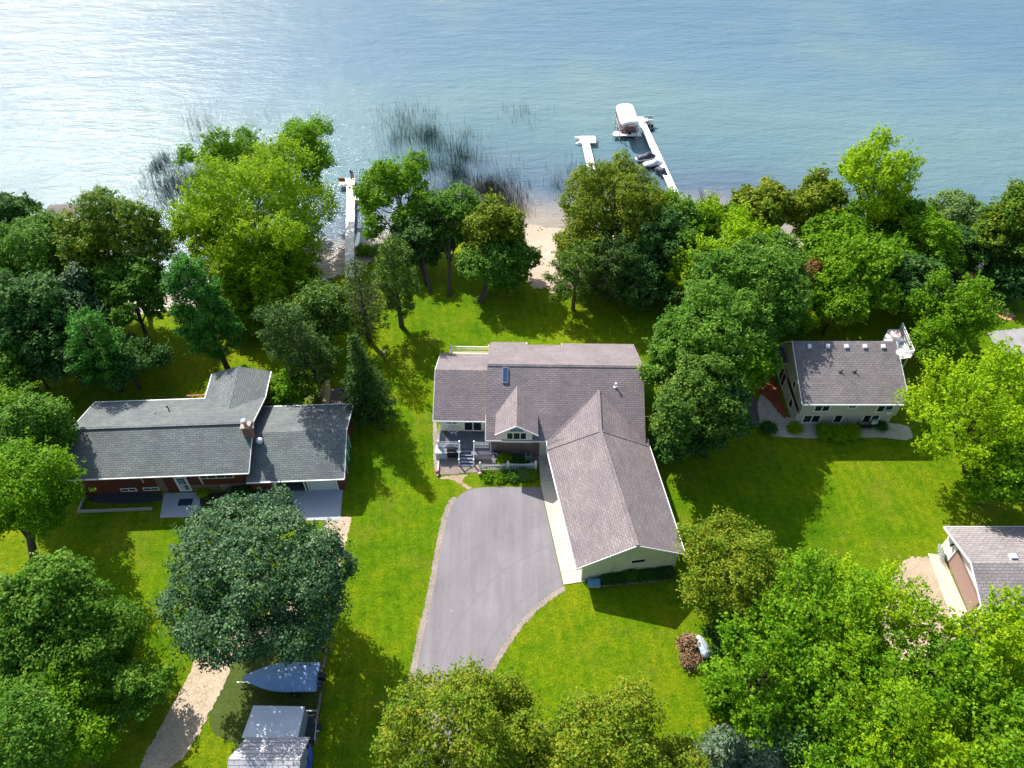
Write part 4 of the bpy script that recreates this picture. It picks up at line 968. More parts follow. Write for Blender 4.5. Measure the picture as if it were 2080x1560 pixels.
g = MB(); g.box(-.64, .54, -.54, .54, .952, 1.04); g.build('lid', plain('pale_plastic', (.40, .41, .43), .5, .08), t)
t = thing('deck_box', 'taupe deck storage box under the railing right of the stairs', 'storage box', W(981, 927), R(-3))
g = MB(); g.box(-1.05, 1.05, -.4, .4, .02, .72); g.build('body', plain('taupe_plastic', (.33, .29, .30), .6, .08), t)
g = MB(); g.slab([(-1.1, -.45, .78), (1.1, -.45, .78), (1.1, .1, .9), (-1.1, .1, .9)], .06); g.slab([(-1.1, .1, .9), (1.1, .1, .9), (1.1, .45, .86), (-1.1, .45, .86)], .06); g.build('lid', plain('taupe_lid', (.16, .15, .19), .6, .08), t)
t = thing('waste_bin', 'round white bin filled with dark bags on the patio', 'bin', W(1005, 937))
g = MB(); g.tube([(0, 0, 0), (0, 0, .95)], [.27, .34], 14, False); g.tube([(0, 0, .03), (0, 0, .05)], .27, 14); g.build('body', plain('ribbed_white', (.68, .68, .66), .6, .1), t)
g = MB(); g.ball((0, 0, .8), (.28, .28, .14)); g.build('bag', plain('purple_bag', (.05, .03, .05), .5, .3), t)
t = thing('patio_table', 'round glass table with white frame on the blue deck', 'table', P(922, 880, dz))
t.location.z = dz; t.matrix_basis = Matrix.Translation(t.location)
g = MB(); ring = [(.55 * math.cos(a_), .55 * math.sin(a_), .72) for a_ in np.linspace(0, 2 * pi, 21)]; g.tube(ring, .025, 6, False)
[g.tube([(0, 0, .72), (.54 * math.cos(a_), .54 * math.sin(a_), .72)], .018, 5) for a_ in (0.4, 1.45, 2.5, 3.54, 4.6, 5.6)]; g.build('tabletop', white, t)
for a_ in (.8, 2.37, 3.94, 5.5):
    g = MB(); g.tube([(.1 * math.cos(a_), .1 * math.sin(a_), .7), (.38 * math.cos(a_), .38 * math.sin(a_), 0)], .02, 5); g.build('leg', white, t)
t = thing('garden_cart', 'green folding cart with pale tubular frame standing against the brick wall', 'cart', W(1073, 938))
g = MB()
for x in (-.25, .25): g.tube([(x, .1, 1.35), (x, -.1, .75), (x, -.35, .02)], .02, 6); g.tube([(x, .3, .02), (x, -.1, .75)], .02, 6)
g.build('frame', plain('mint_tube', (.40, .55, .52), .4, .1), t)
g = MB(); g.box(-.24, .24, -.2, .12, .45, .8); g.build('basket', plain('green_fabric', (.03, .18, .12), .7, .2), t)
t = thing('hand_tool_bin', 'small blue tarp-covered bin at the left corner of the gabled garage wall', 'bin', W(1206, 1188))
g = MB(); g.box(-.5, .5, -.28, .3, 0, .4); g.build('body', plain('grey_plastic', (.42, .45, .50), .5, .08), t); g = MB(); g.slab([(-.55, -.34, .40), (.55, -.34, .44), (.55, .34, .5), (-.55, .34, .46)], .05); g.build('lid', plain('blue_tarp', (.10, .26, .42), .5, .2), t)
for (u_, v_, lb) in ((1240, 1172, 'thin curved metal plant hook by the garage wall'),):
    q = W(u_, v_); t = thing('plant_hook', lb, 'plant hook', q); g = MB(); g.tube([(0, 0, 0), (0, 0, 1.5), (.12, 0, 1.7), (.3, 0, 1.62), (.33, 0, 1.5)], .015, 5); g.build('pole', black, t)
t = thing('patio_border', 'low white brick border along the left side of the patio', 'border', W(888, 960)); g = MB()
pa, pb_ = W(893, 915), W(889, 966)
for i in range(13): q = pa.lerp(pb_, i / 12); g.cbox((q.x, q.y, .13), (.16, .28, .26), .1 * (i % 3))
g.build('bricks', plain('chalky_brick', (.55, .50, .48), .9, .2), t, world=True)
for i, (u_, v_, cc, lb) in enumerate([(888, 962, (.45, .12, .12), 'pot of red flowers at the outer left corner of the patio'), (975, 966, (.5, .3, .3), 'pot of pale pink flowers left of the picket fence'), (1086, 968, (.30, .12, .12), 'dark pot at the right end of the picket fence')]):
    q = W(u_, v_); t = thing('flower_pot', lb, 'flower pot', q); g = MB(); g.tube([(0, 0, 0), (0, 0, .32)], [.14, .2], 10); g.build('pot', plain('clay', (.30, .14, .09), .8, .2), t)
    g = MB(); g.ball((0, 0, .36), (.2, .2, .14), 9, 5)
    g.build('flowers', plain('petals%d' % i, cc, .7, .4), t)

# ======== red house
shR = shingle('slate_shingles', (.120, .145, .143), (.165, .190, .186), (.064, .078, .082), stain=(.11, .10, .115))
redw = siding('red_cedar', (.125, .026, .018), .26, .55, .7)
SR = (-33, 42.8, 0); rr_ = R(2.7)
rh = thing('house', 'dark red house with slate-grey shingle roof, brick chimney and attached garage', 'house', SR, rr_)
B = lambda mb, nm, mt, par=None, **k: mb.build(nm, mt, par or rh, **k)   # local metres, x along the front
# local frame: x' from -8.15 to 8.6 main; garage 8.6 to 17.2
x0, x1 = -8.1, 8.75; ye, yb = -.85, 8.55; yr = 3.85; ze, zr = 3.7, 5.4
wl = MB(); wl.box(x0 + .45, x1 - .45, 0, 7.9, -.1, 3.6); wl.prism([(x0 + .45, 0, 3.6), (x0 + .45, 7.9, 3.6), (x0 + .45, yr, 5.15)], (x1 - x0 - .9, 0, 0))
wl.box(x1 - .45, 17.0, -.55, -.4, 2.15, 2.5); wl.box(16.8, 17.0, -.55, 7.55, -.1, 2.5); wl.prism([(16.8, -.55, 2.5), (16.8, 7.55, 2.5), (16.8, 3.45, 4.0)], (.2, 0, 0)); wl.box(x1 - .45, 16.8, 7.4, 7.55, -.1, 2.5)
wl.box(x1 - .45, 10.5, -.55, -.4, -.1, 2.15); wl.box(13.35, 13.6, -.55, -.4, -.1, 2.15); wl.box(16.35, 16.8, -.55, -.4, -.1, 2.15); wl.box(13.4, 13.55, -.4, 7.4, -.1, 2.4)
wl.box(3.05, 8.35, 7.9, 11.5, -.1, 3.6); wl.prism([(3.05, 11.5, 3.6), (8.35, 11.5, 3.6), (5.6, 11.5, 4.45)], (0, -3.6, 0))
B(wl, 'wall', redw)
stn = brickm('tan_stone', (.16, .11, .07), (.22, .16, .11), (.10, .08, .06), .5, .2)
s_ = MB(); s_.box(x1 - 6.9, x1 - .5, -.05, -.004, 0, 1.0); s_.box(-.55, .2, -.05, -.004, 0, 2.3); B(s_, 'stone_wainscot', stn)
rf = MB(); rf.slab([(x0, ye, ze), (x1, ye, ze), (x1, yr, zr), (x0, yr, zr)], .16); rf.slab([(x0, yr, zr), (x1, yr, zr), (x1, yb, ze), (x0, yb, ze)], .16); B(rf, 'roof', shR)
rc = MB(); rc.bar((x0, yr - .1, zr + .02), (x1, yr - .1, zr + .02), .3, .06); B(rc, 'ridge_cap', shR)
rb = MB(); rb.slab([(2.75, yb - .2, ze), (5.7, 6.2, 4.55), (5.7, 12.0, 4.6), (2.75, 12.0, ze)], .14); rb.slab([(8.7, yb - .2, ze), (8.7, 12.0, ze), (5.7, 12.0, 4.6), (5.7, 6.2, 4.55)], .14)
B(rb, 'back_wing_roof', shR)
rgm = MB(); rgm.slab([(x1 - .44, -1.15, 2.62), (17.35, -1.15, 2.62), (17.35, 3.45, 4.2), (x1 - .44, 3.45, 4.2)], .15); rgm.slab([(x1 - .44, 3.45, 4.2), (17.35, 3.45, 4.2), (17.35, 8.1, 2.62), (x1 - .44, 8.1, 2.62)], .15)
B(rgm, 'garage_roof', shR)
tr = MB()
for a, b_ in (((x0, ye - .04, ze - .09), (x1, ye - .04, ze - .09)), ((x1 - .4, -1.19, 2.55), (17.35, -1.19, 2.55)), ((x0, yb + .03, ze - .08), (2.7, yb + .03, ze - .08)), ((2.72, yb, ze - .08), (2.72, 12.0, ze - .08)), ((x1 - .4, 8.14, 2.55), (17.35, 8.14, 2.55)), ((8.73, yb, ze - .08), (8.73, 12, ze - .08))): tr.bar(a, b_, .11, .13)
for a, b_ in (((17.38, -1.15, 2.54), (17.38, 3.45, 4.12)), ((17.38, 3.45, 4.12), (17.38, 8.1, 2.54)), ((x1 + .03, ye, ze - .08), (x1 + .03, yr, zr - .08)), ((x1 + .03, yr, zr - .08), (x1 + .03, yb, ze - .08)), ((x0 - .03, ye, ze - .08), (x0 - .03, yr, zr - .08)), ((x0 - .03, yr, zr - .08), (x0 - .03, yb, ze - .08))): tr.bar(a, b_, .05, .15)
build_split(tr, 'gutter', white, rh)
fr = (1, 0, 0); nf = (0, -1, 0)
for xx, ww, hh_, z_, bb in ((-4.9, 1.9, .75, 2.45, (.5,)), (-.5 - 1.3, 1.7, .8, 2.45, (.5,)), (3.55, 3.3, 1.2, 1.9, (.25, .5, .75)), (-4.2, 1.5, .5, .35, (.5,)), (-.6 - 1.5, 1.5, .5, .35, (.5,)), (5.2, 2.1, .45, .3, (.333, .667))):
    window(rh, (xx, 0, z_), fr, ww, hh_, bb, n=nf)
for xx, zz in ((-1.7, 2.45), (3.6, 1.9)):
    sa = MB(); a_ = Vector((xx, -.06, zz)); tt = Vector((.45, -.55, 0)); h_ = .75 if zz > 2.2 else 1.2
    for p_, q_ in (((0, 0), (1, 0)), ((0, 1), (1, 1)), ((0, 0), (0, 1)), ((1, 0), (1, 1))): sa.bar(a_ + tt * p_[0] + up * h_ * p_[1], a_ + tt * q_[0] + up * h_ * q_[1], .05, .06)
    B(sa, 'open_casement', white)
dd_ = window(rh, (1.25, 0, .1), fr, 1.15, 2.25, (), n=nf, name='front_door', fw=.14, hbars=(), deep=.07, pane=plain('pale_door', (.46, .52, .58), .5, .08))
g = MB(); g.box(1.5, 2.15, -.062, -.045, 1.25, 2.1); gl = g.build('door_light', glass, dd_); g = MB()
for x in (1.66, 1.82, 1.98): g.box(x - .012, x + .012, -.075, -.063, 1.25, 2.1)
for z in (1.53, 1.82): g.box(1.5, 2.15, -.077, -.064, z - .012, z + .012)
g.build('muntins', white, dd_)
g = MB(); g.box(13.68, 16.28, -.50, -.42, .02, 2.12)
for z in (.55, 1.08, 1.6): g.box(13.7, 16.26, -.515, -.50, z, z + .46)
B(g, 'garage_door', plain('garage_door_white', (.55, .60, .64), .5, .05))
g = MB(); [g.box(a, b_, -.60, -.55, 0, 2.2) for a, b_ in ((10.45, 10.6), (13.25, 13.37), (13.55, 13.67), (16.3, 16.42))]; g.box(10.45, 16.42, -.60, -.551, 2.2, 2.32); B(g, 'garage_trim', white)
g = MB(); g.box(8.4, 13.4, -.5, 7.4, .02, .06); B(g, 'garage_floor', plain('garage_floor', (.10, .10, .11), .8, .2))
# chimney
g = MB(); g.box(8.1, 8.85, 2.35, 3.1, 2.4, 6.2); cho = B(g, 'chimney', brickm('red_brick', (.20, .055, .035), (.26, .08, .05), (.22, .17, .14), .22, .08))
g = MB(); g.box(8.02, 8.93, 2.27, 3.18, 6.2, 6.32); g.build('cap', plain('chimney_cap', (.42, .30, .24), .9, .2), cho)
g = MB(); g.tube([(8.45, 2.7, 6.32), (8.45, 2.7, 6.75)], .17, 10); g.tube([(8.45, 2.7, 6.75), (8.45, 2.7, 6.95), (8.45, 2.7, 7.05)], [.3, .32, .12], 12); g.build('flue', metal, cho)
g = MB(); g.tube([(9.3, 2.45, 3.2), (9.3, 2.45, 4.05)], .12, 8); g.ball((9.3, 2.45, 4.25), (.34, .34, .28), 12, 8); B(g, 'turbine_vent', plain('vent_white', (.66, .68, .74), .4, .05), smooth=True)
g = MB(); g.tube([(-.1, 6.6, 4.4), (-.1, 6.6, 4.85)], .06, 6); g.tube([(-.1, 6.6, 4.85), (-.1, 6.45, 5.0)], .08, 6); B(g, 'vent_pipe', black); g = MB(); g.box(-1.35, -1.15, 5.9, 6.1, 4.5, 4.72); B(g, 'roof_vent', plain('rusty_vent', (.2, .12, .09), .7, .2))
g = MB(); g.box(17.03, 17.08, 1.2, 4.4, .5, 2.2); B(g, 'tarp', plain('green_tarp', (.02, .22, .14), .5, .2))
g = MB(); [g.box(17.09, 17.14, y, y + .09, .3, 2.3) for y in (1.1, 2.7, 4.3)]; B(g, 'tarp_frame', white)
g = MB(); g.box(.6, 2.9, 7.9, 9.5, 2.2, 2.3); B(g, 'back_deck', oldwood)
g = MB(); g.box(.6, 2.95, 9.4, 9.5, 3.15, 3.25); [g.box(x, x + .08, 9.42, 9.48, 2.3, 3.15) for x in (.65, 1.4, 2.15, 2.8)]; B(g, 'back_deck_rail', plain('orange_cedar', (.42, .11, .05), .7, .2))
g = MB(); g.box(x0 + .35, -.9, -2.05, -1.9, 0, .32); g.box(x0 + .35, x0 + .5, -1.9, 0, 0, .32); B(g, 'planter_curb', plain('curb_pale', (.34, .31, .29), .9, .15))
# things before the red house
q = rh.matrix_basis @ Vector((2.0, -1.3, 0)); t = thing('door_mat', 'dark blue mat lying at the front door of the red house', 'mat', (q.x, q.y, .036), rr_); g = MB(); g.box(-.65, .65, -.38, .38, 0, .02); g.build('mat', plain('navy_mat', (.02, .03, .07), .95, .3), t)
q = rh.matrix_basis @ Vector((9.3, -1.75, 0)); t = thing('wheelie_bin', 'blue-lidded box bin beside the open garage bay', 'bin', (q.x, q.y, .01), rr_ + .1); g = MB(); g.prism([(-.6, -.4, 0), (.6, -.4, 0), (.65, .42, 0), (-.65, .42, 0)], (0, 0, .75)); g.build('body', plain('blue_bin', (.06, .16, .24), .5, .15), t)
g = MB(); g.slab([(-.7, -.48, .8), (.7, -.48, .8), (.7, .05, .92), (-.7, .05, .92)], .06); g.slab([(-.7, .05, .92), (.7, .05, .92), (.7, .5, .84), (-.7, .5, .84)], .06); g.build('lid', plain('blue_lid', (.12, .28, .40), .5, .1), t)
q = rh.matrix_basis @ Vector((9.5, -.75, 0)); t = thing('bicycle', 'dark bicycle leaning on the red wall beside the open garage bay', 'bicycle', (q.x, q.y, .03), rr_)
for xx in (-.5, .5):
    g = MB(); g.tube([(xx + .33 * math.cos(a_), 0, .34 + .33 * math.sin(a_)) for a_ in np.linspace(0, 2 * pi, 17)], .02, 5, False); g.build('wheel', black, t)
g = MB(); [g.tube([a_, b_], .018, 5) for a_, b_ in (((-.5, 0, .34), (-.15, 0, .75)), ((-.15, 0, .75), (.35, 0, .8)), ((.35, 0, .8), (.5, 0, .34)), ((-.5, 0, .34), (0, 0, .34)), ((0, 0, .34), (.35, 0, .8)), ((0, 0, .34), (-.18, 0, .88)), ((.35, 0, .8), (.33, 0, .98)), ((.33, -.25, 1), (.33, .2, 1)))]; g.build('frame', metal, t)
g = MB(); g.ball((-.18, 0, .9), (.13, .07, .04)); g.build('saddle', black, t)
t = thing('tarp_roll', 'beige folded canvas canoe lying on the back lawn behind the red garage', 'canoe', P(662, 800), R(8)); g = MB()
g.loft([[(w_ * math.cos(a_), yy, .06 + h_ * math.sin(a_)) for a_ in [pi * i / 8 for i in range(9)]] for yy, w_, h_ in ((-2.4, .08, .1), (-1.8, .38, .3), (-.6, .52, .4), (.6, .52, .4), (1.8, .38, .3), (2.4, .08, .1))]); g.build('hull', plain('beige_canvas', (.46, .36, .13), .7, .1), t, smooth=True)
t.name = 'canoe'; t['label'] = 'upturned mustard-beige canoe lying behind the red garage'
t = thing('pallet_platform', 'weathered plank platform right of the upturned canoe', 'platform', P(685, 806), R(8)); g = MB()
[g.box(x, x + .2, -1.2, 1.2, .1, .14) for x in np.arange(-1, 1, .24)]; [g.box(-1, 1, y, y + .12, 0, .1) for y in (-1.1, 0, 1)]; g.build('planks', oldwood, t)

# ======== right-hand pale house
shB = shingle('taupe_shingles', (.165, .150, .152), (.210, .192, .192), (.098, .088, .090), .5, .24)
beige = siding('beige_siding', (.50, .47, .42), .22, .8)
SB = (33.7, 51.2, 0)
bh = thing('house', 'two-storey beige house with brown-grey roof, five white roof vents and a side deck', 'house', SB, 0)
B = lambda mb, nm, mt, par=None, **k: mb.build(nm, mt, par or bh, **k)
x0, x1 = -5.05, 4.95
wl = MB(); wl.box(x0 + .3, x1 + .1, 0, 8.3, -.1, 2.3); wl.box(x0 + .3, x1 - .1 + .2, -.42, 7.6, 1.85, 4.15)
wl.prism([(x0 + .3, -.42, 4.15), (x0 + .3, 7.5, 4.15), (x0 + .3, 7.4, 4.3), (x0 + .3, 5.6, 6.2)], (x1 - x0 - .2, 0, 0))
B(wl, 'wall', beige)
rf = MB(); rf.slab([(x0 - .1, -.95, 4.22), (x1 + .45, -.95, 4.22), (x1 + .1 + .35, 5.6, 6.5), (x0 - .1, 5.6, 6.5)], .16); rf.slab([(x0 - .1, 5.6, 6.5), (x1 + .45, 5.6, 6.5), (x1 + .45, 8.0, 3.9), (x0 - .1, 8.0, 3.9)], .16); B(rf, 'roof', shB)
tr = MB(); tr.bar((x0 - .1, -.99, 4.12), (x1 + .45, -.99, 4.12), .1, .16); tr.bar((x0 - .13, -.95, 4.14), (x0 - .13, 5.6, 6.42), .05, .17); tr.bar((x1 + .48, -.95, 4.14), (x1 + .48, 5.6, 6.42), .05, .17); tr.bar((x0 - .13, 5.6, 6.42), (x0 - .13, 8.0, 3.82), .05, .17); build_split(tr, 'gutter', white, bh)
window(bh, (-3.55, -.42, 2.5), fr, 1.65, 1.15, (.5,), n=nf, fw=.13); window(bh, (-.25, -.42, 3.0), fr, .95, .8, (), n=nf, fw=.13); wo_ = window(bh, (2.7, -.42, 2.4), fr, 1.7, 1.25, (.5,), n=nf, fw=.13)
window(bh, (-4.0, 0, .25), fr, 1.85, 1.25, (.5,), n=nf, fw=.13); window(bh, (-.85, 0, .25), fr, .95, 1.35, (), n=nf, fw=.13); window(bh, (2.1, 0, .25), fr, 1.75, 1.3, (.5,), n=nf, fw=.13)
g = MB(); g.box(3.62, 4.22, -.85, -.46, 2.5, 2.9); B(g, 'air_conditioner', plain('ac_white', (.62, .66, .70), .5, .06)); g = MB(); g.box(3.05, 3.65, -.4, -.055, .4, .8); B(g, 'air_conditioner', plain('ac_white', (.62, .66, .70), .5, .06))
wst = Vector((0, 1, 0))
window(bh, (x0 + .3, 3.1, 2.6), (0, -1, 0), .8, 1.0, (), n=(-1, 0, 0), fw=.12); window(bh, (x0 + .3, 2.4, .4), (0, -1, 0), 1.0, 1.3, (), n=(-1, 0, 0), fw=.12)
window(bh, (x0 + .3, 6.6, .1), (0, -1, 0), 1.9, 2.0, (.5,), n=(-1, 0, 0), fw=.12, pane=plain('brown_glass', (.05, .02, .02), .2, .3), name='side_door')
g = MB(); g.slab([(x0 - 1.5, 5.6, 3.0), (x0 + .3, 5.6, 3.3), (x0 + .3, 8.2, 3.3), (x0 - 1.5, 8.2, 3.0)], .12); po = B(g, 'porch_roof', shB); g = MB(); g.bar((x0 - 1.5, 5.56, 2.93), (x0 + .3, 5.56, 3.23), .05, .14); g.box(x0 - 1.45, x0 - 1.35, 5.7, 5.8, 0, 2.85); g.box(x0 - 1.45, x0 - 1.35, 8.0, 8.1, 0, 2.85); g.build('porch_trim', white, po)
zr_ = lambda y: 4.22 + (y + .95) * (6.5 - 4.22) / 6.55
for i in range(5):
    x = -3.55 + i * 1.87; g = MB(); g.prism([(x - .19, 4.75, zr_(4.75) + .01), (x + .19, 4.75, zr_(4.75) + .01), (x + .19, 5.12, zr_(5.12) + .01), (x - .19, 5.12, zr_(5.12) + .01)], (0, 0, .2)); B(g, 'roof_vent', plain('vent_white', (.66, .68, .74), .4, .05))

for x in (-.75, .65):
    g = MB(); y = 2.3; g.tube([(x, y, zr_(y) - .1), (x, y, zr_(y) + .35)], .06, 7); g.tube([(x - .14, y + .02, zr_(y)), (x - .14, y + .02, zr_(y) + .05)], .16, 7); B(g, 'vent_pipe', black)
# side deck
dp = [(4.4, 6.0), (4.4, 8.8), (6.3, 9.0), (7.7, 11.1), (8.9, 11.1), (8.7, 6.8)]; dzz = 2.9
g = MB(); g.slab([(x, y, dzz) for x, y in dp], .15); dk_ = B(g, 'side_deck', plain('bright_deck', (.84, .82, .80), .7, .06))
for x, y in ((8.5, 7.0), (8.6, 10.8), (7.6, 10.8), (5.0, 8.5)): g = MB(); g.box(x - .07, x + .07, y - .07, y + .07, -.1, dzz - .15); g.build('deck_post', white, dk_)
for a_, b_ in ((dp[4], dp[5]), (dp[5], dp[0])):
    picket(None, (a_[0], a_[1], dzz), (b_[0], b_[1], dzz), .95, .2, white, 0, solid=.03).build('railing', white, dk_)
    g = MB(); g.bar((a_[0], a_[1], dzz + 1.0), (b_[0], b_[1], dzz + 1.0), .09, .05); g.build('handrail', white, dk_)
q = Vector(SB) + Vector((7.7, 9.6, 2.9)); t = thing('deck_table', 'small round table with pinkish top on the side deck of the beige house', 'table', q); g = MB(); g.tube([(0, 0, .7), (0, 0, .74)], .55, 14); g.build('tabletop', plain('pink_top', (.62, .42, .38), .6, .1), t); g = MB(); g.tube([(0, 0, 0), (0, 0, .7)], .04, 6); g.tube([(0, 0, 0), (0, 0, .03)], .25, 8); g.build('pedestal', metal, t)
for k_, (dx, dy, lb) in enumerate(((7.9, 8.5, 'blue-grey chair on the side deck, near the stair rail'), (7.2, 7.8, 'blue-grey chair on the side deck, near the roof edge'))):
    q = Vector(SB) + Vector((dx, dy, 2.9)); t = thing('deck_chair', lb, 'chair', q, .6 * k_, 'chairs on the side deck'); g = MB(); g.box(-.24, .24, -.24, .24, .4, .46); g.build('seat', plain('slate_chair', (.12, .17, .25), .6, .1), t); g = MB(); g.box(-.24, .24, -.28, -.24, .46, .95); g.build('backrest', plain('slate_chair', (.12, .17, .25), .6, .1), t)
    for sx in (-.2, .2):
        for sy in (-.2, .2): g = MB(); g.box(sx - .02, sx + .02, sy - .02, sy + .02, 0, .4); g.build('leg', metal, t)
# satellite dish on the right roof edge
q = Vector(SB) + Vector((5.1, 3.7, zr_(3.7))); t = thing('satellite_dish', 'round white satellite dish on the right roof edge of the beige house', 'satellite dish', q)
g = MB(); dn = Vector((-.35, -.25, .85)).normalized(); cc = Vector((0, 0, .95)); ua = dn.cross(up).normalized(); ub = dn.cross(ua)
rings = [[tuple(cc + dn * (.14 * (r_ / .42) ** 2) + (ua * math.cos(a_) + ub * math.sin(a_)) * r_) for a_ in np.linspace(0, 2 * pi, 17)[:-1]] for r_ in (.02, .15, .28, .36, .42)]
g.loft(rings, cap=False); rings2 = [[tuple(Vector(p_) - dn * .03) for p_ in r_] for r_ in rings]; g.loft(rings2, cap=False); g.build('dish', white, t, smooth=True)
g = MB(); g.tube([(0, 0, -.05), (0, 0, .7), tuple(cc)], .035, 6); g.build('mast', metal, t); g = MB(); g.tube([tuple(cc - ub * .35), tuple(cc + dn * .55)], .015, 5); g.ball(tuple(cc + dn * .55), .06, 6, 4); g.build('arm', white, t)
# bench and chairs by the near wall
q = P(1752, 872); t = thing('garden_bench', 'black metal bench before the lower right window of the beige house', 'bench', q, R(3)); g = MB()
[g.box(-.75, .75, y, y + .07, .42, .45) for y in (-.25, -.15, -.05, .05, .15)]; g.build('seat', black, t); g = MB(); [g.box(x, x + .03, .24, .27, .45, .95) for x in np.arange(-.75, .76, .12)]; g.box(-.77, .77, .23, .28, .93, .98); g.build('backrest', black, t)
for sx in (-.7, .66):
    for sy in (-.25, .2): g = MB(); g.box(sx, sx + .04, sy, sy + .04, 0, .42); g.build('leg', black, t)
for k_, (uu, lb) in enumerate(((1741, 'black wire chair left of the metal bench'), (1768, 'black wire chair right of the metal bench'))):
    t = thing('wire_chair', lb, 'chair', P(uu, 869), .4 - .8 * k_, 'wire chairs before the beige house'); g = MB(); g.box(-.22, .22, -.22, .22, .42, .45); g.build('seat', black, t); g = MB(); g.tube([(-.2, .22, .45), (-.18, .25, .9), (.18, .25, .9), (.2, .22, .45)], .02, 5); g.build('backrest', metal, t)
    for sx in (-.2, .2):
        for sy in (-.2, .2): g = MB(); g.tube([(sx, sy, .42), (sx * 1.1, sy * 1.1, 0)], .015, 4); g.build('leg', metal, t)
for k_, (uu, vv, zz, lb) in enumerate(((1592, 712, .8, 'pale box unit beside the back left corner of the beige house, larger of two'), (1581, 716, .6, 'pale box unit beside the back left corner of the beige house, smaller of two'))):
    t = thing('utility_box', lb, 'utility box', P(uu, vv), .1, 'utility boxes'); g = MB(); g.box(-.4, .4, -.35, .35, 0, zz); g.build('body', plain('pale_plastic', (.46, .47, .48), .5, .08), t); g = MB(); [g.box(-.36, .36, -.37, -.352, .1 + .1 * i_, .15 + .1 * i_) for i_ in range(5)]; g.build('grille', metal, t)
t = thing('garden_boulder', 'large pale boulder on the red mulch behind the beige house', 'boulder', P(1569, 714)); g = MB(); g.ball((0, 0, .15), (.9, .55, .4), 9, 6, -.6); g.build('boulder', plain('pale_rock', (.50, .45, .42), .9, .2), t)

# ======== right-hand garage
shG = shingle('grey_shingles', (.235, .215, .215), (.30, .275, .270), (.125, .108, .108), .55, .27)
gw = thing('garage', 'white garage with a wide brown overhead door and grey shingle roof at the right edge', 'garage', (38.9, 33.0, 0), R(0))
B = lambda mb, nm, mt, par=None, **k: mb.build(nm, mt, par or gw, **k)
whs = siding('white_siding', (.74, .74, .72), .22, .9)
wl = MB(); wl.box(.0, 13, -4.1, 3.9, -.05, 2.45); wl.prism([(0, -4.1, 2.45), (0, 3.9, 2.45), (0, -.1, 3.75)], (13, 0, 0)); B(wl, 'wall', whs)
rf = MB(); rf.slab([(-.55, -4.6, 2.5), (14, -4.6, 2.5), (14, -.1, 3.98), (-.55, -.1, 3.98)], .14); rf.slab([(-.55, -.1, 3.98), (14, -.1, 3.98), (14, 4.35, 2.5), (-.55, 4.35, 2.5)], .14); B(rf, 'roof', shG)
g = MB(); g.bar((-.57, -4.6, 2.42), (-.57, -.1, 3.9), .05, .18); g.bar((-.57, -.1, 3.9), (-.57, 4.35, 2.42), .05, .18); g.bar((-.55, 4.38, 2.42), (14, 4.38, 2.42), .08, .13); build_split(g, 'fascia', white, gw)
g = MB(); g.box(-.05, -.004, -2.6, 2.1, .02, 2.1); [g.box(-.062, -.05, -2.58, 2.08, z, z + .39) for z in (.04, .45, .86, 1.27, 1.68)]; B(g, 'garage_door', plain('brown_door', (.30, .195, .165), .5, .06))
g = MB(); g.box(-.09, -.004, 2.1, 2.22, 0, 2.22); g.box(-.09, -.004, -2.72, -2.6, 0, 2.22); g.box(-.09, -.004, -2.6, 2.1, 2.11, 2.22); B(g, 'door_frame', plain('brown_trim', (.16, .10, .08), .6, .1))
for y in (2.9, -3.3):
    g = MB(); g.box(-.16, -.004, y - .05, y + .05, 1.9, 2.0); g.box(-.26, -.1, y - .09, y + .09, 1.66, 1.92); B(g, 'wall_lamp', black)
g = MB(); g.box(3.0, 3.5, .35, .8, 3.6, 4.05); B(g, 'roof_vent', plain('vent_white', (.66, .68, .74), .4, .05))
t = thing('wire_rack', 'leaning stack of wire and glass panels beside the brown garage door', 'rack', (38.3, 35.9, 0), R(80)); g = MB()
for k_ in range(3):
    y_ = -.12 * k_
    for x in np.arange(-.6, .61, .3): g.tube([(x, y_, 0), (x, y_ + .3, 1.0)], .015, 4)
    for s_ in (0, .5, 1): g.tube([(-.6, y_ + .3 * s_, s_), (.6, y_ + .3 * s_, s_)], .015, 4)
g.build('wire_panel', metal, t); g = MB(); g.slab([(-.55, -.4, .02), (.55, -.4, .02), (.55, -.1, .9), (-.55, -.1, .9)], .02); g.build('glass_panel', plain('greenish_glass', (.20, .30, .28), .1, .2), t)
t = thing('waste_bin', 'black bin at the near end of the brown garage door', 'bin', (38.3, 29.6, 0)); g = MB(); g.prism([(-.28, -.3, 0), (.28, -.3, 0), (.32, .32, 0), (-.32, .32, 0)], (0, 0, .95)); g.build('body', black, t); g = MB(); g.slab([(-.35, -.36, .98), (.35, -.36, .98), (.35, .36, 1.06), (-.35, .36, 1.06)], .05); g.build('lid', black, t)

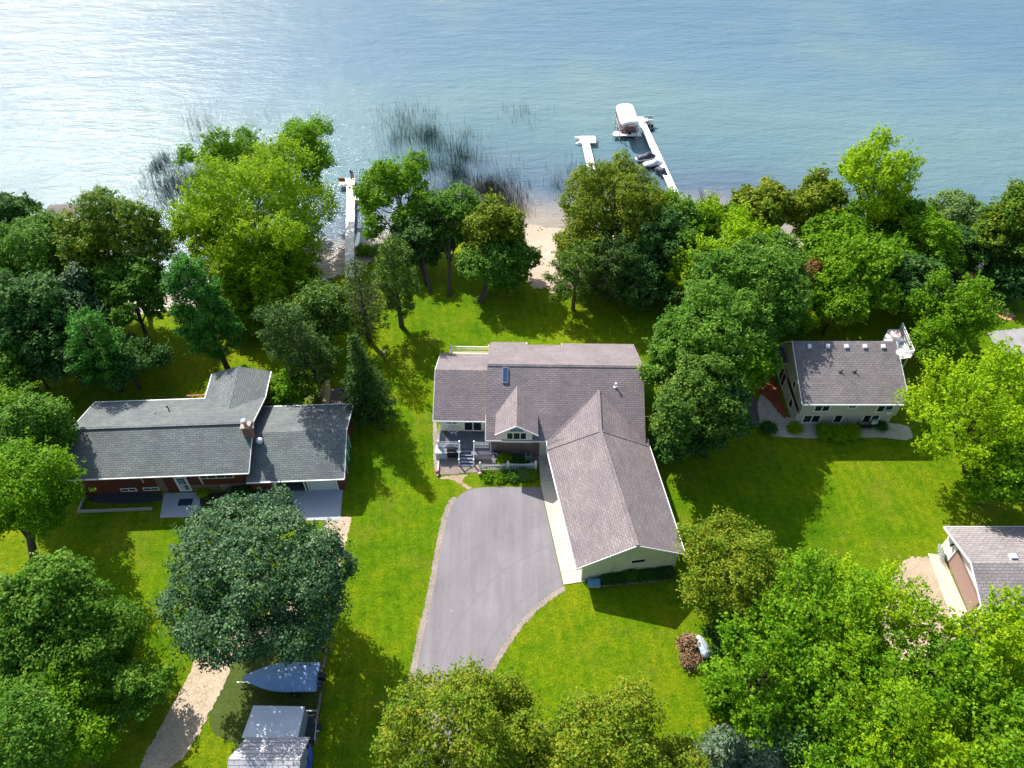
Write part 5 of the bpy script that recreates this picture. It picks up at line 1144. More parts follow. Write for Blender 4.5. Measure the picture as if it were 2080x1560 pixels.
# ======== shed and lean-to at the bottom left
shS = shingle('pale_shingles', (.42, .42, .44), (.52, .52, .53), (.16, .17, .20), .7, .33)
s0 = P(465, 1541, 3.3); s1 = P(608, 1542, 3.3)
sh_ = thing('shed', 'garden shed with pale shingled roof at the bottom edge', 'shed', ((s0.x + s1.x) / 2, s0.y, 0), R(0))
hw = (s1.x - s0.x) / 2; B = lambda mb, nm, mt, par=None, **k: mb.build(nm, mt, par or sh_, **k)
g = MB(); g.box(-hw + .2, hw - .1, -2.0, 1.35, 0, 2.3); g.prism([(-hw + .2, -2.0, 2.3), (-hw + .2, 1.35, 2.3), (-hw + .2, 0, 3.1)], (2 * hw - .3, 0, 0)); B(g, 'wall', siding('grey_siding', (.28, .30, .33), .2, .7))
g = MB(); g.slab([(-hw - .05, 0, 3.3), (hw + .05, 0, 3.3), (hw + .28, 1.75, 2.45), (-hw + .62, 1.75, 2.45)], .1); g.slab([(-hw - .05, 0, 3.3), (hw + .05, 0, 3.3), (hw + .05, -2.3, 2.2), (-hw - .05, -2.3, 2.2)], .1); B(g, 'roof', shS)
a0 = P(515, 1434, 2.2); a1 = P(618, 1436, 2.2); b0 = P(492, 1498, 2.35); b1 = P(604, 1500, 2.35)
lt = thing('trailer', 'flat white-roofed box trailer parked tight behind the shed', 'trailer', ((a0.x + b1.x) / 2, (a0.y + b0.y) / 2, 0))
g = MB(); lo_ = .35
g.prism([Vector((p_.x, p_.y, lo_)) for p_ in (a0, a1, b1, b0)], (0, 0, 1.78)); g.build('body', plain('trailer_side', (.22, .25, .29), .5, .1), lt, world=True)
g = MB(); g.slab([a0 + Vector((-.03, .03, .02)), a1 + Vector((.03, .03, .02)), b1 + Vector((.03, -.02, .02)), b0 + Vector((-.03, -.02, .02))], .07); g.build('roof', plain('white_sheet_metal', (.62, .64, .66), .45, .10, scale=1.2), lt, world=True)
for sx in (a1.x - .6, a0.x + .3):
    g = MB(); g.tube([(sx, a0.y - .7, .33), (sx + .25, a0.y - .7, .33)], .33, 12); g.build('wheel', black, lt, world=True)
g = MB(); yy = (a1.y + b1.y) / 2; g.bar((a1.x, yy - .3, .45), (a1.x + 1.0, yy, .42), .06, .06); g.bar((a1.x, yy + .3, .45), (a1.x + 1.0, yy, .42), .06, .06); g.build('tow_bar', metal, lt, world=True)
# ---------------------------------------------------------------- docks, boats, reeds
ZD = -1.55
plankm = brickm('dock_planks', (.80, .77, .73), (.84, .81, .78), (.55, .53, .51), 8.0, .30)
def deckquad(parent, px, name, mat=plankm, z=ZD, th=.14):
    q = [P(u, v, z) for u, v in px]; mb = MB(); mb.slab(q, th); return mb.build(name, mat, parent, world=True), q
def posts(parent, spots, z=ZD, top=.35):
    for k, (u, v) in enumerate(spots):
        q = P(u, v, z); mb = MB(); mb.tube([(q.x, q.y, WZ - 1.2), (q.x, q.y, z + top)], .035, 6); mb.build('post', metal, parent, world=True)
# dock with the flag
t = thing('dock', 'straight white dock with a bench head, side platform and a flag at its far end', 'dock', P(711, 450, WZ))
deckquad(t, [(700, 562), (719, 562), (721, 362), (704, 362)], 'walkway')
deckquad(t, [(688, 378), (703.6, 378), (703.8, 361), (688, 361)], 'head_platform')
deckquad(t, [(721.5, 406), (774, 406), (774, 398), (721.5, 398)], 'side_platform')
deckquad(t, [(760.5, 397), (773.5, 397), (773, 351), (761, 351)], 'side_platform')
posts(t, [(688, 361), (688, 378), (703, 400), (703, 440), (701, 480), (700, 520), (722, 440), (722, 480), (721, 520), (774, 352), (774, 398), (760, 351)])
t = thing('dock_bench', 'brown wooden bench on the head of the dock with the flag', 'bench', P(695, 373, ZD)); g = MB(); g.box(-.5, .5, -.18, .18, .40, .45); g.build('seat', plain('orange_wood', (.40, .20, .08), .6, .15), t)
g = MB(); g.box(-.5, .5, .16, .2, .45, .85); g.build('backrest', plain('orange_wood', (.40, .20, .08), .6, .15), t)
for sx in (-.45, .4):
    for sy in (-.15, .12): g = MB(); g.box(sx, sx + .05, sy, sy + .05, 0, .4); g.build('leg', metal, t)
q = P(718, 392, ZD); t = thing('flagpole', 'thin flagpole with a limp red, white and blue flag on the dock', 'flagpole', q); g = MB(); g.tube([(0, 0, 0), (0, 0, 3.9)], [.035, .025], 6); g.ball((0, 0, 3.95), .06, 6, 4); g.build('pole', metal, t)
def wavy(z0, z1, x0, x1, k=8):
    mb = MB(); vs = []
    for i in range(k + 1):
        s_ = i / k; x = x0 + (x1 - x0) * s_; y = .09 * math.sin(s_ * 9)
        vs += [(x, y, z0 - .15 * s_), (x, y, z1 - .45 * s_)]
    fs = [(2 * i, 2 * i + 2, 2 * i + 3, 2 * i + 1) for i in range(k)]; mb.add(vs, fs); mb.add([(a, b + .012, c) for a, b, c in vs], [f[::-1] for f in fs]); return mb
g = wavy(2.55, 3.8, .04, .45); m_, n_, b_ = _new('flag_cloth'); sep = n_.nodes.new('ShaderNodeSeparateXYZ'); n_.links.new(_tc(n_), sep.inputs[0])
st_ = _math(n_, 'LESS_THAN', _math(n_, 'FRACT', _math(n_, 'DIVIDE', _math(n_, 'ADD', sep.outputs[2], _math(n_, 'MULTIPLY', sep.outputs[0], .7)), .17)), .5)
cc = _mix(n_, st_, (.60, .03, .05), (.75, .72, .72)); cant = _math(n_, 'GREATER_THAN', sep.outputs[2], 3.28); cc = _mix(n_, cant, cc, (.02, .03, .12)); n_.links.new(cc, b_.inputs['Base Color']); g.build('flag', m_, t)
q = P(699, 424, ZD); t = thing('dock_ladder', 'metal swim ladder hooked over the left side of the flag dock', 'ladder', (q.x, q.y, ZD)); g = MB()
for y in (-.35, .35): g.tube([(.1, y, .05), (.0, y, .75), (-.5, y, .6), (-.75, y, -.7)], .03, 6)
for z, x in ((.3, -.57), (-.0, -.63), (-.3, -.69)): g.tube([(x, -.35, z), (x, .35, z)], .025, 5)
g.build('rails', metal, t)
t = thing('boat_lift', 'dark empty boat lift frame between the flag dock and its side platform', 'boat lift', P(740, 378, WZ))
for (a_, b_) in (((723, 374), (760, 374)), ((723, 388), (760, 388))): g = MB(); g.bar(P(*a_, -1.9), P(*b_, -1.9), .12, .12); g.build('beam', black, t, world=True)
for (a_, b_) in (((725, 372), (725, 390)), ((757, 372), (757, 390))): g = MB(); g.bar(P(*a_, -1.95), P(*b_, -1.95), .1, .1); g.build('cradle', black, t, world=True)
for q_ in ((724, 370), (758, 370), (724, 391), (758, 391)): q = P(*q_, -1.6); g = MB(); g.tube([(q.x, q.y, WZ - 1), (q.x, q.y, -1.0)], .05, 6); g.build('post', metal, t, world=True)
g = MB(); q = P(726, 392, -1.3); g.tube([(q.x, q.y, -1.2), (q.x, q.y + .06, -1.2)], .35, 12); g.build('winch_wheel', metal, t, world=True)
# paddle boards
t = thing('paddle_board', 'light turquoise paddle board leaning up on the right edge of the flag dock', 'paddle board', P(726.5, 487, -1.25), 0)
def board(L, W_, th, tip=.6):
    mb = MB(); k = 14; rs = []
    for i in range(k + 1):
        s_ = -1 + 2 * i / k; w_ = W_ / 2 * max(.06, (1 - abs(s_) ** 3)) ** .5; y = s_ * L / 2
        rs.append([(w_ * math.cos(a), y, th / 2 * math.sin(a) + .12 * max(0, s_) ** 3) for a in [2 * pi * j / 10 for j in range(10)]])
    mb.loft(rs); return mb
ob = board(3.1, .78, .12).build('board', plain('turquoise_board', (.42, .66, .70), .35, .05), t, smooth=True); ob.rotation_euler = (0, R(-25), R(2))
g = MB(); g.box(-.04, .04, -.9, 1.0, .062, .07); og = g.build('deck_stripe', plain('pale_stripe', (.75, .80, .66), .5, .05), t); og.rotation_euler = (0, R(-25), R(2))
t = thing('kayak', 'dark added hull standing in for the reflection of the turquoise board', 'kayak', P(729, 507, WZ), R(-3)); ob = board(2.7, .72, .34).build('hull', plain('board_reflection_dark', (.04, .035, .04), .35, .2), t, smooth=True)  # added hull imitating the propped board's shadow and reflection on the water
g = MB(); g.ball((0, -.1, .16), (.2, .3, .07)); g.build('seat', plain('board_reflection_red', (.45, .05, .05), .6, .1), t)  # red part of the board's imitated reflection
# dark lift canopy far left
cg = P(130, 432, -.2); t = thing('boat_lift', 'boat lift with a dark brown canopy beyond the trees at the far left', 'boat lift', (cg.x, cg.y, WZ))
g = MB(); rs = [[(x, y, 2.2 + .35 * math.cos(y / 1.45 * 1.35)) for y in np.linspace(-1.5, 1.5, 9)] + [(x, y, 2.1 + .35 * math.cos(y / 1.45 * 1.35)) for y in np.linspace(1.5, -1.5, 9)] for x in np.linspace(-2.2, 2.2, 5)]
g.loft(rs); g.build('canopy', plain('brown_canvas', (.085, .065, .06), .8, .2), t)
for x in (-2, 2):
    for y in (-1.3, 1.3): g = MB(); g.tube([(x, y, -1), (x, y, 2.2)], .05, 6); g.build('post', metal, t)
# short dock
t = thing('dock', 'short white dock with an L-shaped head left of the long dock', 'dock', P(1195, 300, WZ))
deckquad(t, [(1178, 290), (1211, 290), (1209, 276), (1177.5, 276)], 'head_platform'); a_ = [(1182, 290.6), (1197.7, 290.6), (1232, 430), (1212, 430)]; deckquad(t, a_, 'walkway')
posts(t, [(1178, 276), (1186, 275), (1194, 275), (1210, 276), (1211, 290), (1199, 306), (1205, 330), (1186, 305)], top=.6)
t = thing('dock_step', 'small white swim step at the left side of the short dock', 'step', P(1176, 284, ZD - .3)); g = MB(); g.bar((-.6, .6, .1), (.2, .6, .1), .5, .06); g.bar((-.5, -.9, -.1), (.4, -.5, .2), .25, .06); g.build('treads', white, t)
# long dock
t = thing('dock', 'long slanting white dock with a cross platform and T-shaped head', 'dock', P(1330, 310, WZ))
deckquad(t, [(1296, 246), (1310.5, 246), (1368, 368), (1397, 432), (1379, 432), (1354.5, 372)], 'walkway')
deckquad(t, [(1245, 275.5), (1303.5, 275.5), (1299, 267.5), (1245.5, 267.5)], 'cross_platform'); deckquad(t, [(1297, 245.6), (1316.5, 245.6), (1315, 237), (1294, 237)], 'head_platform')
posts(t, [(1318, 237), (1320, 246), (1246, 268), (1246, 276), (1312, 252), (1329, 290), (1347, 325), (1359, 350), (1322, 303), (1336, 334), (1349, 362)], top=.75)
t = thing('dock_bench', 'white bench overhanging the right side of the long dock head', 'bench', P(1316, 247.5, ZD)); g = MB(); g.box(-.75, .75, -.22, .22, .4, .46); g.build('seat', white, t); g = MB(); g.box(-.75, .75, .3, .34, .5, .9); g.build('backrest', plain('pale_blue', (.50, .66, .70), .5, .05), t)
for sx in (-.7, .65): g = MB(); g.box(sx, sx + .05, -.2, .3, 0, .4); g.build('leg', metal, t)
t = thing('paddle_boat', 'dark pedal boat moored right of the long dock head', 'boat', P(1318, 259, WZ), R(10))
g = MB(); g.loft([[(w_ * math.cos(a), y, .18 + .22 * math.sin(a)) for a in [2 * pi * j / 12 for j in range(12)]] for y, w_ in ((-1.2, .35), (-1.0, .6), (0, .7), (1.0, .6), (1.2, .35))]); g.build('hull', plain('navy_hull', (.03, .04, .07), .35, .2), t, smooth=True)
for sx in (-.3, .3): g = MB(); g.box(sx - .2, sx + .2, -.5, 0, .38, .5); g.box(sx - .2, sx + .2, -.6, -.5, .4, .8); g.build('seat', black, t)
# pontoon boat under a canopy lift
c0 = [P(1250, 214, 1.1), P(1286, 211, 1.1), P(1300, 251, 1.1), P(1262, 254, 1.1)]
ctr = sum(c0, Vector()) / 4; axy = ((c0[0] + c0[1]) / 2 - (c0[2] + c0[3]) / 2); Lc = axy.length; Wc = (c0[1] - c0[0]).length; rzc = math.atan2(axy.y, axy.x) - pi / 2
t = thing('boat_lift', 'boat lift with a long white rounded canopy beside the long dock', 'boat lift', (ctr.x, ctr.y, WZ), rzc)
def arch_canopy(L, W_, z, rise, mat, y0=None):
    mb = MB(); rs = []
    for i in range(15):
        s_ = -1 + 2 * i / 14; e_ = max(.05, 1 - abs(s_) ** 7) ** .5; y = s_ * L / 2
        w_ = W_ / 2 * (.72 + .28 * e_); top = z + rise * (.15 + .85 * e_)
        rs.append([(w_ * math.cos(a), y, z - .25 + (top - z + .25) * math.sin(a) ** .7) for a in [pi * j / 12 for j in range(13)]] + [(w_ * .97 * math.cos(a), y, z - .28 + (top - z + .15) * math.sin(a) ** .7) for a in [pi * (12 - j) / 12 for j in range(13)]])
    mb.loft(rs); return mb
arch_canopy(Lc, Wc, 3.25, .55, None).build('canopy', plain('white_canvas', (.84, .82, .78), .75, .05), t, smooth=True)
for sx in (-1, 1):
    for yy in (-.32, .32): g = MB(); g.tube([(sx * Wc * .46, yy * Lc, -1.2), (sx * Wc * .46, yy * Lc, 3.2)], .06, 6); g.build('post', metal, t)
    for zz in (.5, 1.6): g = MB(); g.bar((sx * Wc * .46, -.42 * Lc, zz), (sx * Wc * .46, .42 * Lc, zz), .07, .09); g.build('side_beam', metal, t)
for yy in (-.3, .3): g = MB(); g.bar((-Wc * .44, yy * Lc, .1), (Wc * .44, yy * Lc, .1), .1, .12); g.build('cradle_beam', metal, t)
t = thing('pontoon_boat', 'pontoon boat with a red-trimmed rail and tan mooring cover under the white canopy', 'pontoon boat', (ctr.x + .25, ctr.y + 2.5, WZ), rzc)
for sx in (-.95, .95): g = MB(); g.tube([(sx, -3.6, .35), (sx, 2.9, .35), (sx, 3.6, .5)], [.32, .32, .1], 12); g.build('pontoon', plain('aluminium', (.5, .52, .54), .3, .1, metal=.8), t, smooth=True)
g = MB(); g.box(-1.25, 1.25, -3.4, 3.2, .70, .80); g.build('deck', plain('maroon_deck', (.09, .06, .06), .8, .1), t)
g = MB()
for a_, b_ in (((-1.22, -3.3), (-1.22, 3.1)), ((1.22, -3.3), (1.22, 3.1)), ((-1.22, 3.1), (1.22, 3.1)), ((-1.22, -3.3), (-.4, -3.3)), ((.4, -3.3), (1.22, -3.3))):
    g.bar((*a_, 1.1), (*b_, 1.1), .05, .32)
g.build('rail', plain('red_rail', (.28, .09, .08), .4, .1), t)
arch_canopy(2.6, 2.3, 1.5, .55, None).build('mooring_cover', plain('tan_canvas', (.42, .39, .33), .8, .1), t, smooth=True).location = (0, -3.3, 1.1)
g = MB(); g.box(-.2, .2, -3.9, -3.45, .2, 1.15); g.build('outboard_motor', black, t)
# two covered watercraft on lifts between the docks
def covered_craft(u, v, rz, lb, c1, c2, L=3.2, W_=1.3):
    t = thing('jet_ski', lb, 'jet ski', P(u, v, WZ), rz)
    g = MB(); g.loft([[(w_ * math.cos(a), y, .42 + h_ * math.sin(a)) for a in [2 * pi * j / 12 for j in range(12)]] for y, w_, h_ in ((-L / 2, W_ * .38, .26), (-L * .3, W_ * .48, .3), (L * .1, W_ * .5, .32), (L * .36, W_ * .34, .28), (L / 2, .06, .14))]); g.build('hull', c2, t, smooth=True)
    g = MB(); g.loft([[(w_ * math.cos(a), y, .6 + h_ * math.sin(a)) for a in [pi * j / 10 for j in range(11)]] for y, w_, h_ in ((-L * .48, W_ * .36, .12), (-L * .3, W_ * .45, .42), (-L * .05, W_ * .46, .5), (L * .1, W_ * .45, .85), (L * .2, W_ * .4, .6), (L * .4, W_ * .25, .25), (L * .47, .06, .05))]); g.build('cover', c1, t, smooth=True)
    g = MB(); [g.bar((-W_ * .6, y, .12), (W_ * .6, y, .12), .1, .08) for y in (-.7, .6)]; [g.tube([(x, y, -1), (x, y, .9)], .04, 6) for x in (-W_ * .6, W_ * .6) for y in (-.7, .6)]; g.build('cradle', metal, t)
whc = plain('white_cover', (.72, .73, .76), .5, .06); nv = plain('navy_cover', (.02, .026, .05), .6, .2)
covered_craft(1312, 326, R(-78), 'dark navy covered watercraft on a lift, farther one left of the long dock', nv, whc)
covered_craft(1326, 340, R(-80), 'white and navy watercraft nearer the shore left of the long dock', whc, nv)
covered_craft(1343, 356, R(-150), 'small black watercraft tight against the long dock near the oak', nv, nv, 2.6, 1.0)
# reeds standing in the water
def inpoly(poly, x, y): return inside(poly, np.array([x]), np.array([y]))[0]
def reeds(name, lb, polys, n, hmin, hmax, mat, seed, width=.02, cl=.0):
    rng = np.random.default_rng(seed); vs = []; fs = []
    for px, frac in polys:
        w_ = [P(*q, WZ) for q in px]; poly = [(p.x, p.y) for p in w_]; xs_ = [p[0] for p in poly]; ys_ = [p[1] for p in poly]; k = int(n * frac)
        cx_ = rng.uniform(min(xs_), max(xs_), 4000); cy_ = rng.uniform(min(ys_), max(ys_), 4000); ok = inside(poly, cx_, cy_); nc = max(8, int(len(cx_[ok]) / 4000 * (max(xs_) - min(xs_)) * (max(ys_) - min(ys_)) / 4)); cx_ = cx_[ok][:nc]; cy_ = cy_[ok][:nc]; nc = len(cx_)
        wt = rng.gamma(.9, 1, nc); wt /= wt.sum(); ci = rng.choice(nc, k, p=wt); sg = rng.uniform(.5, 1.9, nc)[ci]; x = cx_[ci] + rng.normal(size=k) * sg; y = cy_[ci] + rng.normal(size=k) * sg * 1.4
        ok = y > shore_y(x) + .5; x = x[ok]; y = y[ok]
        for a, b_ in zip(x, y):
            h = rng.uniform(hmin, hmax); lx, ly = rng.normal(0, .07, 2) * h; an = rng.uniform(0, pi); cx, cy = math.cos(an) * width, math.sin(an) * width; o_ = len(vs)
            z0 = max(gz(a, b_), WZ) - .2 if False else WZ - .15
            vs += [(a - cx, b_ - cy, z0), (a + cx, b_ + cy, z0), (a + lx + cx * .3, b_ + ly + cy * .3, WZ + h), (a + lx - cx * .3, b_ + ly - cy * .3, WZ + h)]; fs.append((o_, o_ + 1, o_ + 2, o_ + 3))
    o = mesh_np(name, np.array(vs), np.array(fs), mat); tag(o, lb, 'reeds', None, 'stuff'); return o
reedm = plain('reed_green', (.04, .10, .055), .7, .4, scale=.4); reedd = plain('reed_dark', (.045, .07, .05), .7, .4, scale=.4)
reeds('reeds', 'dense band of dark green reeds standing in the shallows left of the beach', [
    ([(770, 300), (790, 260), (870, 265), (940, 300), (950, 350), (1060, 370), (1065, 420), (1030, 432), (960, 395), (900, 400), (830, 330)], .50),
    ([(900, 330), (960, 300), (1060, 360), (1065, 415), (1000, 415), (930, 385)], .22),
    ([(770, 230), (860, 225), (950, 270), (1000, 330), (900, 350), (800, 320)], .16),
    ([(1130, 350), (1190, 330), (1200, 395), (1150, 392), (1120, 375)], .07), ([(1010, 225), (1110, 220), (1100, 250), (1020, 250)], .015)], 5600, .8, 1.7, reedm, 3)
reeds('reeds', 'brownish reed bed in the glare left of the huge yellow-green tree', [
    ([(280, 345), (330, 325), (410, 325), (400, 400), (385, 450), (340, 440), (300, 385)], .55), ([(320, 380), (420, 350), (430, 480), (350, 470)], .35), ([(385, 230), (420, 240), (430, 290), (400, 275)], .05), ([(380, 240), (560, 215), (560, 250), (400, 300)], .05)], 3000, .8, 1.6, reedd, 5, cl=.0)
reeds('dead_reeds', 'matted rust-brown dead reeds at the water edge behind the lawn trees', [([(890, 400), (960, 380), (1040, 395), (1055, 420), (1040, 445), (1000, 430), (940, 420), (900, 440)], .7), ([(830, 400), (900, 400), (880, 460), (840, 470)], .3)], 2600, .5, 1.3, plain('dead_reed', (.11, .05, .030), .8, .5, scale=.6), 7, .025, .9)
# leafless grey shrub by the long dock
t = thing('bare_shrub', 'leafless grey-pink shrub at the water edge right of the long dock', 'shrub', G(1432, 425)); rnd = random.Random(4); g = MB()
for i in range(150):
    a = rnd.uniform(0, 2 * pi); s_ = rnd.uniform(.2, 1.0); h = rnd.uniform(1.6, 3.6); g.tube([(0.3 * math.cos(a), .3 * math.sin(a), -.2), (1.2 * s_ * math.cos(a), 1.2 * s_ * math.sin(a), h * .5), (2.0 * s_ * math.cos(a + .2), 2.0 * s_ * math.sin(a + .2), h)], [.025, .018, .008], 4, False)
g.build('twigs', plain('grey_twig', (.26, .20, .19), .9, .2), t)
# rocks along the bank
rockm = plain('bank_rock', (.44, .38, .33), .9, .35, scale=1.2, bump=.4); rnd = random.Random(8); k = 0
line = [(612, 596), (640, 580), (655, 574), (672, 566), (690, 560), (730, 545), (748, 535), (765, 527)]
for i in range(26):
    s_ = rnd.uniform(0, len(line) - 1.001); j = int(s_); f_ = s_ - j; u_ = line[j][0] * (1 - f_) + line[j + 1][0] * f_ + rnd.uniform(-4, 4); v_ = line[j][1] * (1 - f_) + line[j + 1][1] * f_ + rnd.uniform(-3, 5)
    q = G(u_, v_); r_ = rnd.uniform(.14, .34); mb = MB(); mb.ball((0, 0, r_ * .3), (r_, r_ * rnd.uniform(.6, .9), r_ * .6), 7, 5); o = mb.build('bank_rock', rockm, smooth=False); o.location = (q.x, q.y, max(q.z, WZ)); o.rotation_euler = (rnd.uniform(-.2, .2), 0, rnd.uniform(0, 3))
    tag(o, 'rounded pale stone lying in the rocky bank beside the flag dock', 'rock', 'stones along the lake bank')
# bird feeder, fire ring, tap pole
t = thing('bird_feeder', 'bird feeder on a thin black pole on the back lawn left of the main house', 'bird feeder', P(783, 741)); g = MB(); g.tube([(0, 0, 0), (0, 0, 1.7)], .03, 6); g.build('pole', black, t); g = MB(); g.box(-.14, .14, -.14, .14, 1.7, 1.95); g.slab([(-.2, -.2, 2.0), (.2, -.2, 2.0), (.2, .2, 2.05), (-.2, .2, 2.05)], .04); g.build('feeder', plain('dark_box', (.05, .05, .06), .5, .2), t)
for k_, (u_, v_, cc, lb, nm) in enumerate([(514, 668, (.55, .07, .03), 'small red lawn chair on the back lawn under the huge yellow-green tree', 'r'), (528, 672, (.05, .16, .24), 'small blue lawn chair right of the red one on the back lawn', 'b'), (514, 678, (.75, .75, .75), 'small white lawn chair on the back lawn below the red one', 'w')]):
    t = thing('lawn_chair', lb, 'chair', P(u_, v_), k_ * 1.9, 'lawn chairs on the back lawn'); mt = plain('chair_' + nm, cc, .5, .08); g = MB(); g.box(-.28, .28, -.28, .28, .36, .42); g.build('seat', mt, t); g = MB(); g.slab([(-.28, .24, .42), (.28, .24, .42), (.28, .45, 1.0), (-.28, .45, 1.0)], .05); g.build('backrest', mt, t)
    for sx in (-.26, .2):
        for sy in (-.26, .2): g = MB(); g.box(sx, sx + .06, sy, sy + .06, 0, .36); g.build('leg', mt, t)
# ---------------------------------------------------------------- boat and trailers at the lower left
bow = P(494, 1377, 1.3); st1 = P(648, 1345, 1.35); st2 = P(646, 1404, 1.25); mid = (st1 + st2) / 2; ax = (mid - bow); L = ax.length; rz = math.atan2(ax.y, ax.x) - pi / 2
t = thing('boat_trailer', 'boat trailer with black tyres carrying the blue-covered boat', 'trailer', ((bow.x + mid.x) / 2, (bow.y + mid.y) / 2, 0), rz)
g = MB()
for sx in (-.75, .75): g.bar((sx, L * .5, .5), (sx, -L * .1, .48), .08, .1); g.bar((sx, -L * .1, .48), (0, -L * .5, .45), .08, .1)
for y in (-L * .05, L * .2, L * .45): g.bar((-.8, y, .46), (.8, y, .46), .07, .07)
g.bar((0, -L * .5, .45), (0, -L * .62, .45), .08, .08); g.build('frame', metal, t)
for sx in (-1.05, .87):
    g = MB(); g.tube([(sx, L * .18, .34), (sx + .2, L * .18, .34)], .34, 14); w_ = g.build('wheel', black, t); g = MB(); g.tube([(sx - .01, L * .18, .34), (sx + .21, L * .18, .34)], .17, 10); g.build('rim', metal, w_)
g = MB(); g.tube([(0, -L * .56, .02), (0, -L * .56, .6)], .035, 6); g.build('jack', metal, t)
tb = thing('boat', 'fishing boat under a pale blue fitted cover on a trailer beside the maple', 'boat', ((bow.x + mid.x) / 2, (bow.y + mid.y) / 2, .5), rz)
Wb = (st1 - st2).length * .5
def sect(s_):   # half-width along the boat, s 0 bow .. 1 stern
    return Wb * min(1, (1 - (1 - min(1, s_ / .62)) ** 2.1)) if s_ < .62 else Wb * (1 - .06 * (s_ - .62))
g = MB(); rs = []
for i in range(13):
    s_ = i / 12; y = -L / 2 + L * s_; w_ = max(.03, sect(s_)); kz = .28 * (1 - min(1, s_ / .4)) ** 2
    rs.append([(w_, y, .80 + .1 * (1 - s_)), (w_ * .94, y, .45 + kz * .5), (w_ * .45, y, .05 + kz), (0, y, 0 + kz), (-w_ * .45, y, .05 + kz), (-w_ * .94, y, .45 + kz * .5), (-w_, y, .80 + .1 * (1 - s_))])
g.loft(rs, cap=True, closed=True); g.build('hull', plain('boat_hull', (.09, .08, .09), .3, .2), tb, smooth=False)
g = MB(); rs = []; peaks = {0: .0, 1: .04, 2: .10, 3: .16, 4: .24, 5: .36, 6: .60, 7: .56, 8: .45, 9: .30, 10: .24, 11: .22, 12: .14}
for i in range(13):
    s_ = i / 12; y = -L / 2 + L * s_; w_ = max(.03, sect(s_)) + .03; zb = .84 + .1 * (1 - s_); pk = peaks[i]
    rs.append([(w_, y, zb - .16), (w_ * 1.0, y, zb), (w_ * .62, y, zb + pk * (.50 + .12 * math.sin(i * 2.1))), (w_ * .25, y, zb + pk * .95), (-.05 * w_, y, zb + pk), (-w_ * .35, y, zb + pk * (.82 + .08 * math.sin(i * 1.7))), (-w_ * .68, y, zb + pk * (.42 + .14 * math.cos(i * 2.4))), (-w_, y, zb), (-w_, y, zb - .16)])
g.loft(rs, cap=False, closed=False); g.build('cover', plain('blue_cover', (.20, .33, .52), .7, .09, scale=1.2, bump=.5, fine=5), tb)
g = MB(); g.box(-.22, .22, L * .5, L * .5 + .55, .35, 1.15); g.ball((0, L * .5 + .3, 1.15), (.27, .36, .2)); g.build('outboard_motor', black, tb)
g = MB(); g.box(.35, .6, L * .5, L * .5 + .35, .3, .95); g.ball((.48, L * .5 + .15, .95), (.16, .22, .15)); g.build('kicker_motor', plain('navy_plastic', (.02, .035, .09), .35, .2), tb)
g = MB(); [g.tube([(x, L * .5 - .1, .8), (x + .1, L * .5 + .35, 1.15)], .025, 5) for x in (-.8, -.5, .75)]; build_split(g, 'transom_bracket', metal, tb)
# timber border
t = thing('timber_border', 'line of old railway timbers edging the boat parking spot', 'timber border', P(652, 1420))
for a_, b_ in (((664, 1316), (657, 1358)), ((652, 1408), (645, 1450)), ((645, 1452), (641, 1512)), ((596, 1309), (662, 1315))): g = MB(); g.bar(P(*a_, .1), P(*b_, .1), .2, .2); g.build('timber', oldwood, t, world=True)
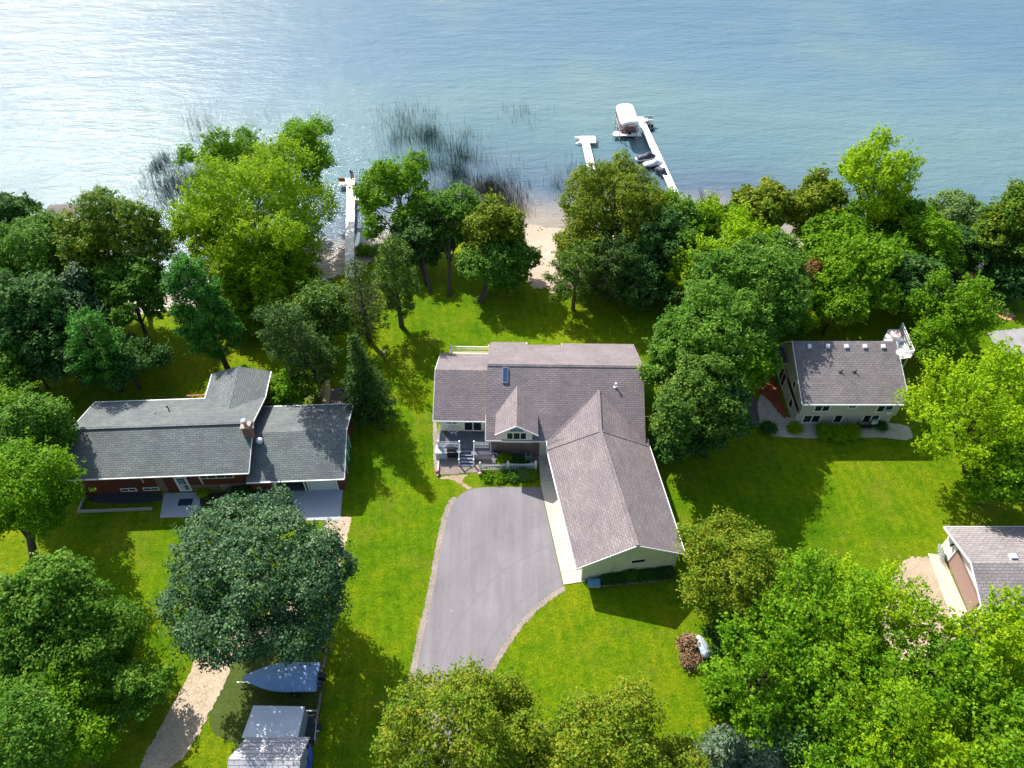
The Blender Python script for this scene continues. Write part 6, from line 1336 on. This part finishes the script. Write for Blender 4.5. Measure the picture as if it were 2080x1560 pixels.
# utility trailer beside the box trailer
t = thing('utility_trailer', 'dark flatbed utility trailer between the white-roofed trailer and the timbers', 'trailer', P(630, 1482), R(4)); g = MB(); g.box(-.55, .55, -1.0, 1.0, .42, .48); g.build('bed', plain('trailer_bed', (.035, .035, .04), .7, .3), t)
g = MB(); [g.bar((x, -1.1, .8), (x, 1.15, .8), .05, .05) for x in (-.6, .6)]; g.bar((-.6, 1.1, .85), (.6, 1.1, .85), .12, .06); [g.bar((x, y, .45), (x, y, .8), .05, .05) for x in (-.6, .6) for y in (-1, 0, 1)]; g.build('rail', metal, t)
for sx in (-.85, .65): g = MB(); g.tube([(sx, 0, .28), (sx + .18, 0, .28)], .28, 12); g.build('wheel', black, t)
g = MB(); g.bar((0, -1.0, .42), (.2, -1.9, .42), .07, .07); g.build('tongue', metal, t)
t = thing('canoe', 'blue kayak standing by the shed at the bottom edge', 'kayak', P(625, 1556, .35), R(4)); board(3.0, .62, .36).build('hull', plain('royal_blue', (.02, .09, .42), .4, .1), t, smooth=True); t.name = 'kayak'; t['label'] = 'blue kayak lying in the weeds right of the shed at the bottom edge'
g = MB(); g.tube([(.22 * math.cos(a), .4 * math.sin(a), .19) for a in np.linspace(0, 2 * pi, 13)], .03, 5, False); g.build('cockpit_rim', black, t)
t = thing('red_mower', 'red push mower behind the utility trailer beside the shed', 'mower', P(619, 1527), R(20)); t.name = 'lawn_mower'; g = MB(); g.loft([[(w_ * math.cos(a), y, .25 + .12 * math.sin(a)) for a in [2 * pi * j / 10 for j in range(10)]] for y, w_ in ((-.4, .18), (-.3, .28), (.3, .28), (.4, .15))]); g.build('deck', plain('mower_red', (.40, .04, .03), .4, .1), t)
g = MB(); g.tube([(-.22, -.3, .3), (-.22, -.95, .95), (.22, -.95, .95), (.22, -.3, .3)], .02, 5); g.build('handle', black, t); g = MB(); g.ball((0, 0, .42), (.15, .15, .12)); g.build('engine', black, t)
for sx in (-.3, .26):
    for sy in (-.3, .3): g = MB(); g.tube([(sx, sy, .1), (sx + .05, sy, .1)], .1, 10); g.build('wheel', black, t)
# pale overturned boat in the withered shrubs
a_, b_ = P(1417, 1290, .3), P(1437, 1336, .3); t = thing('rowing_boat', 'pale overturned boat hull among withered shrubs on the front lawn', 'boat', (a_ + b_) / 2 - Vector((0, 0, .3)), math.atan2(a_.y - b_.y, a_.x - b_.x) - pi / 2); L = (a_ - b_).length; g = MB()
g.loft([[(w_ * math.cos(a), y * L / 2, .25 + h_ * math.sin(a)) for a in [pi * i / 10 for i in range(11)]] for y, w_, h_ in ((-1, .36, .3), (-.6, .45, .38), (0, .48, .4), (.6, .36, .34), (.9, .18, .24), (1, .04, .1))]); g.build('hull', plain('faded_hull', (.36, .43, .50), .5, .4, scale=2.5), t, smooth=True)
g = MB(); g.bar((0, -L / 2, .66), (0, L * .35, .66), .05, .04); g.build('keel', metal, t)
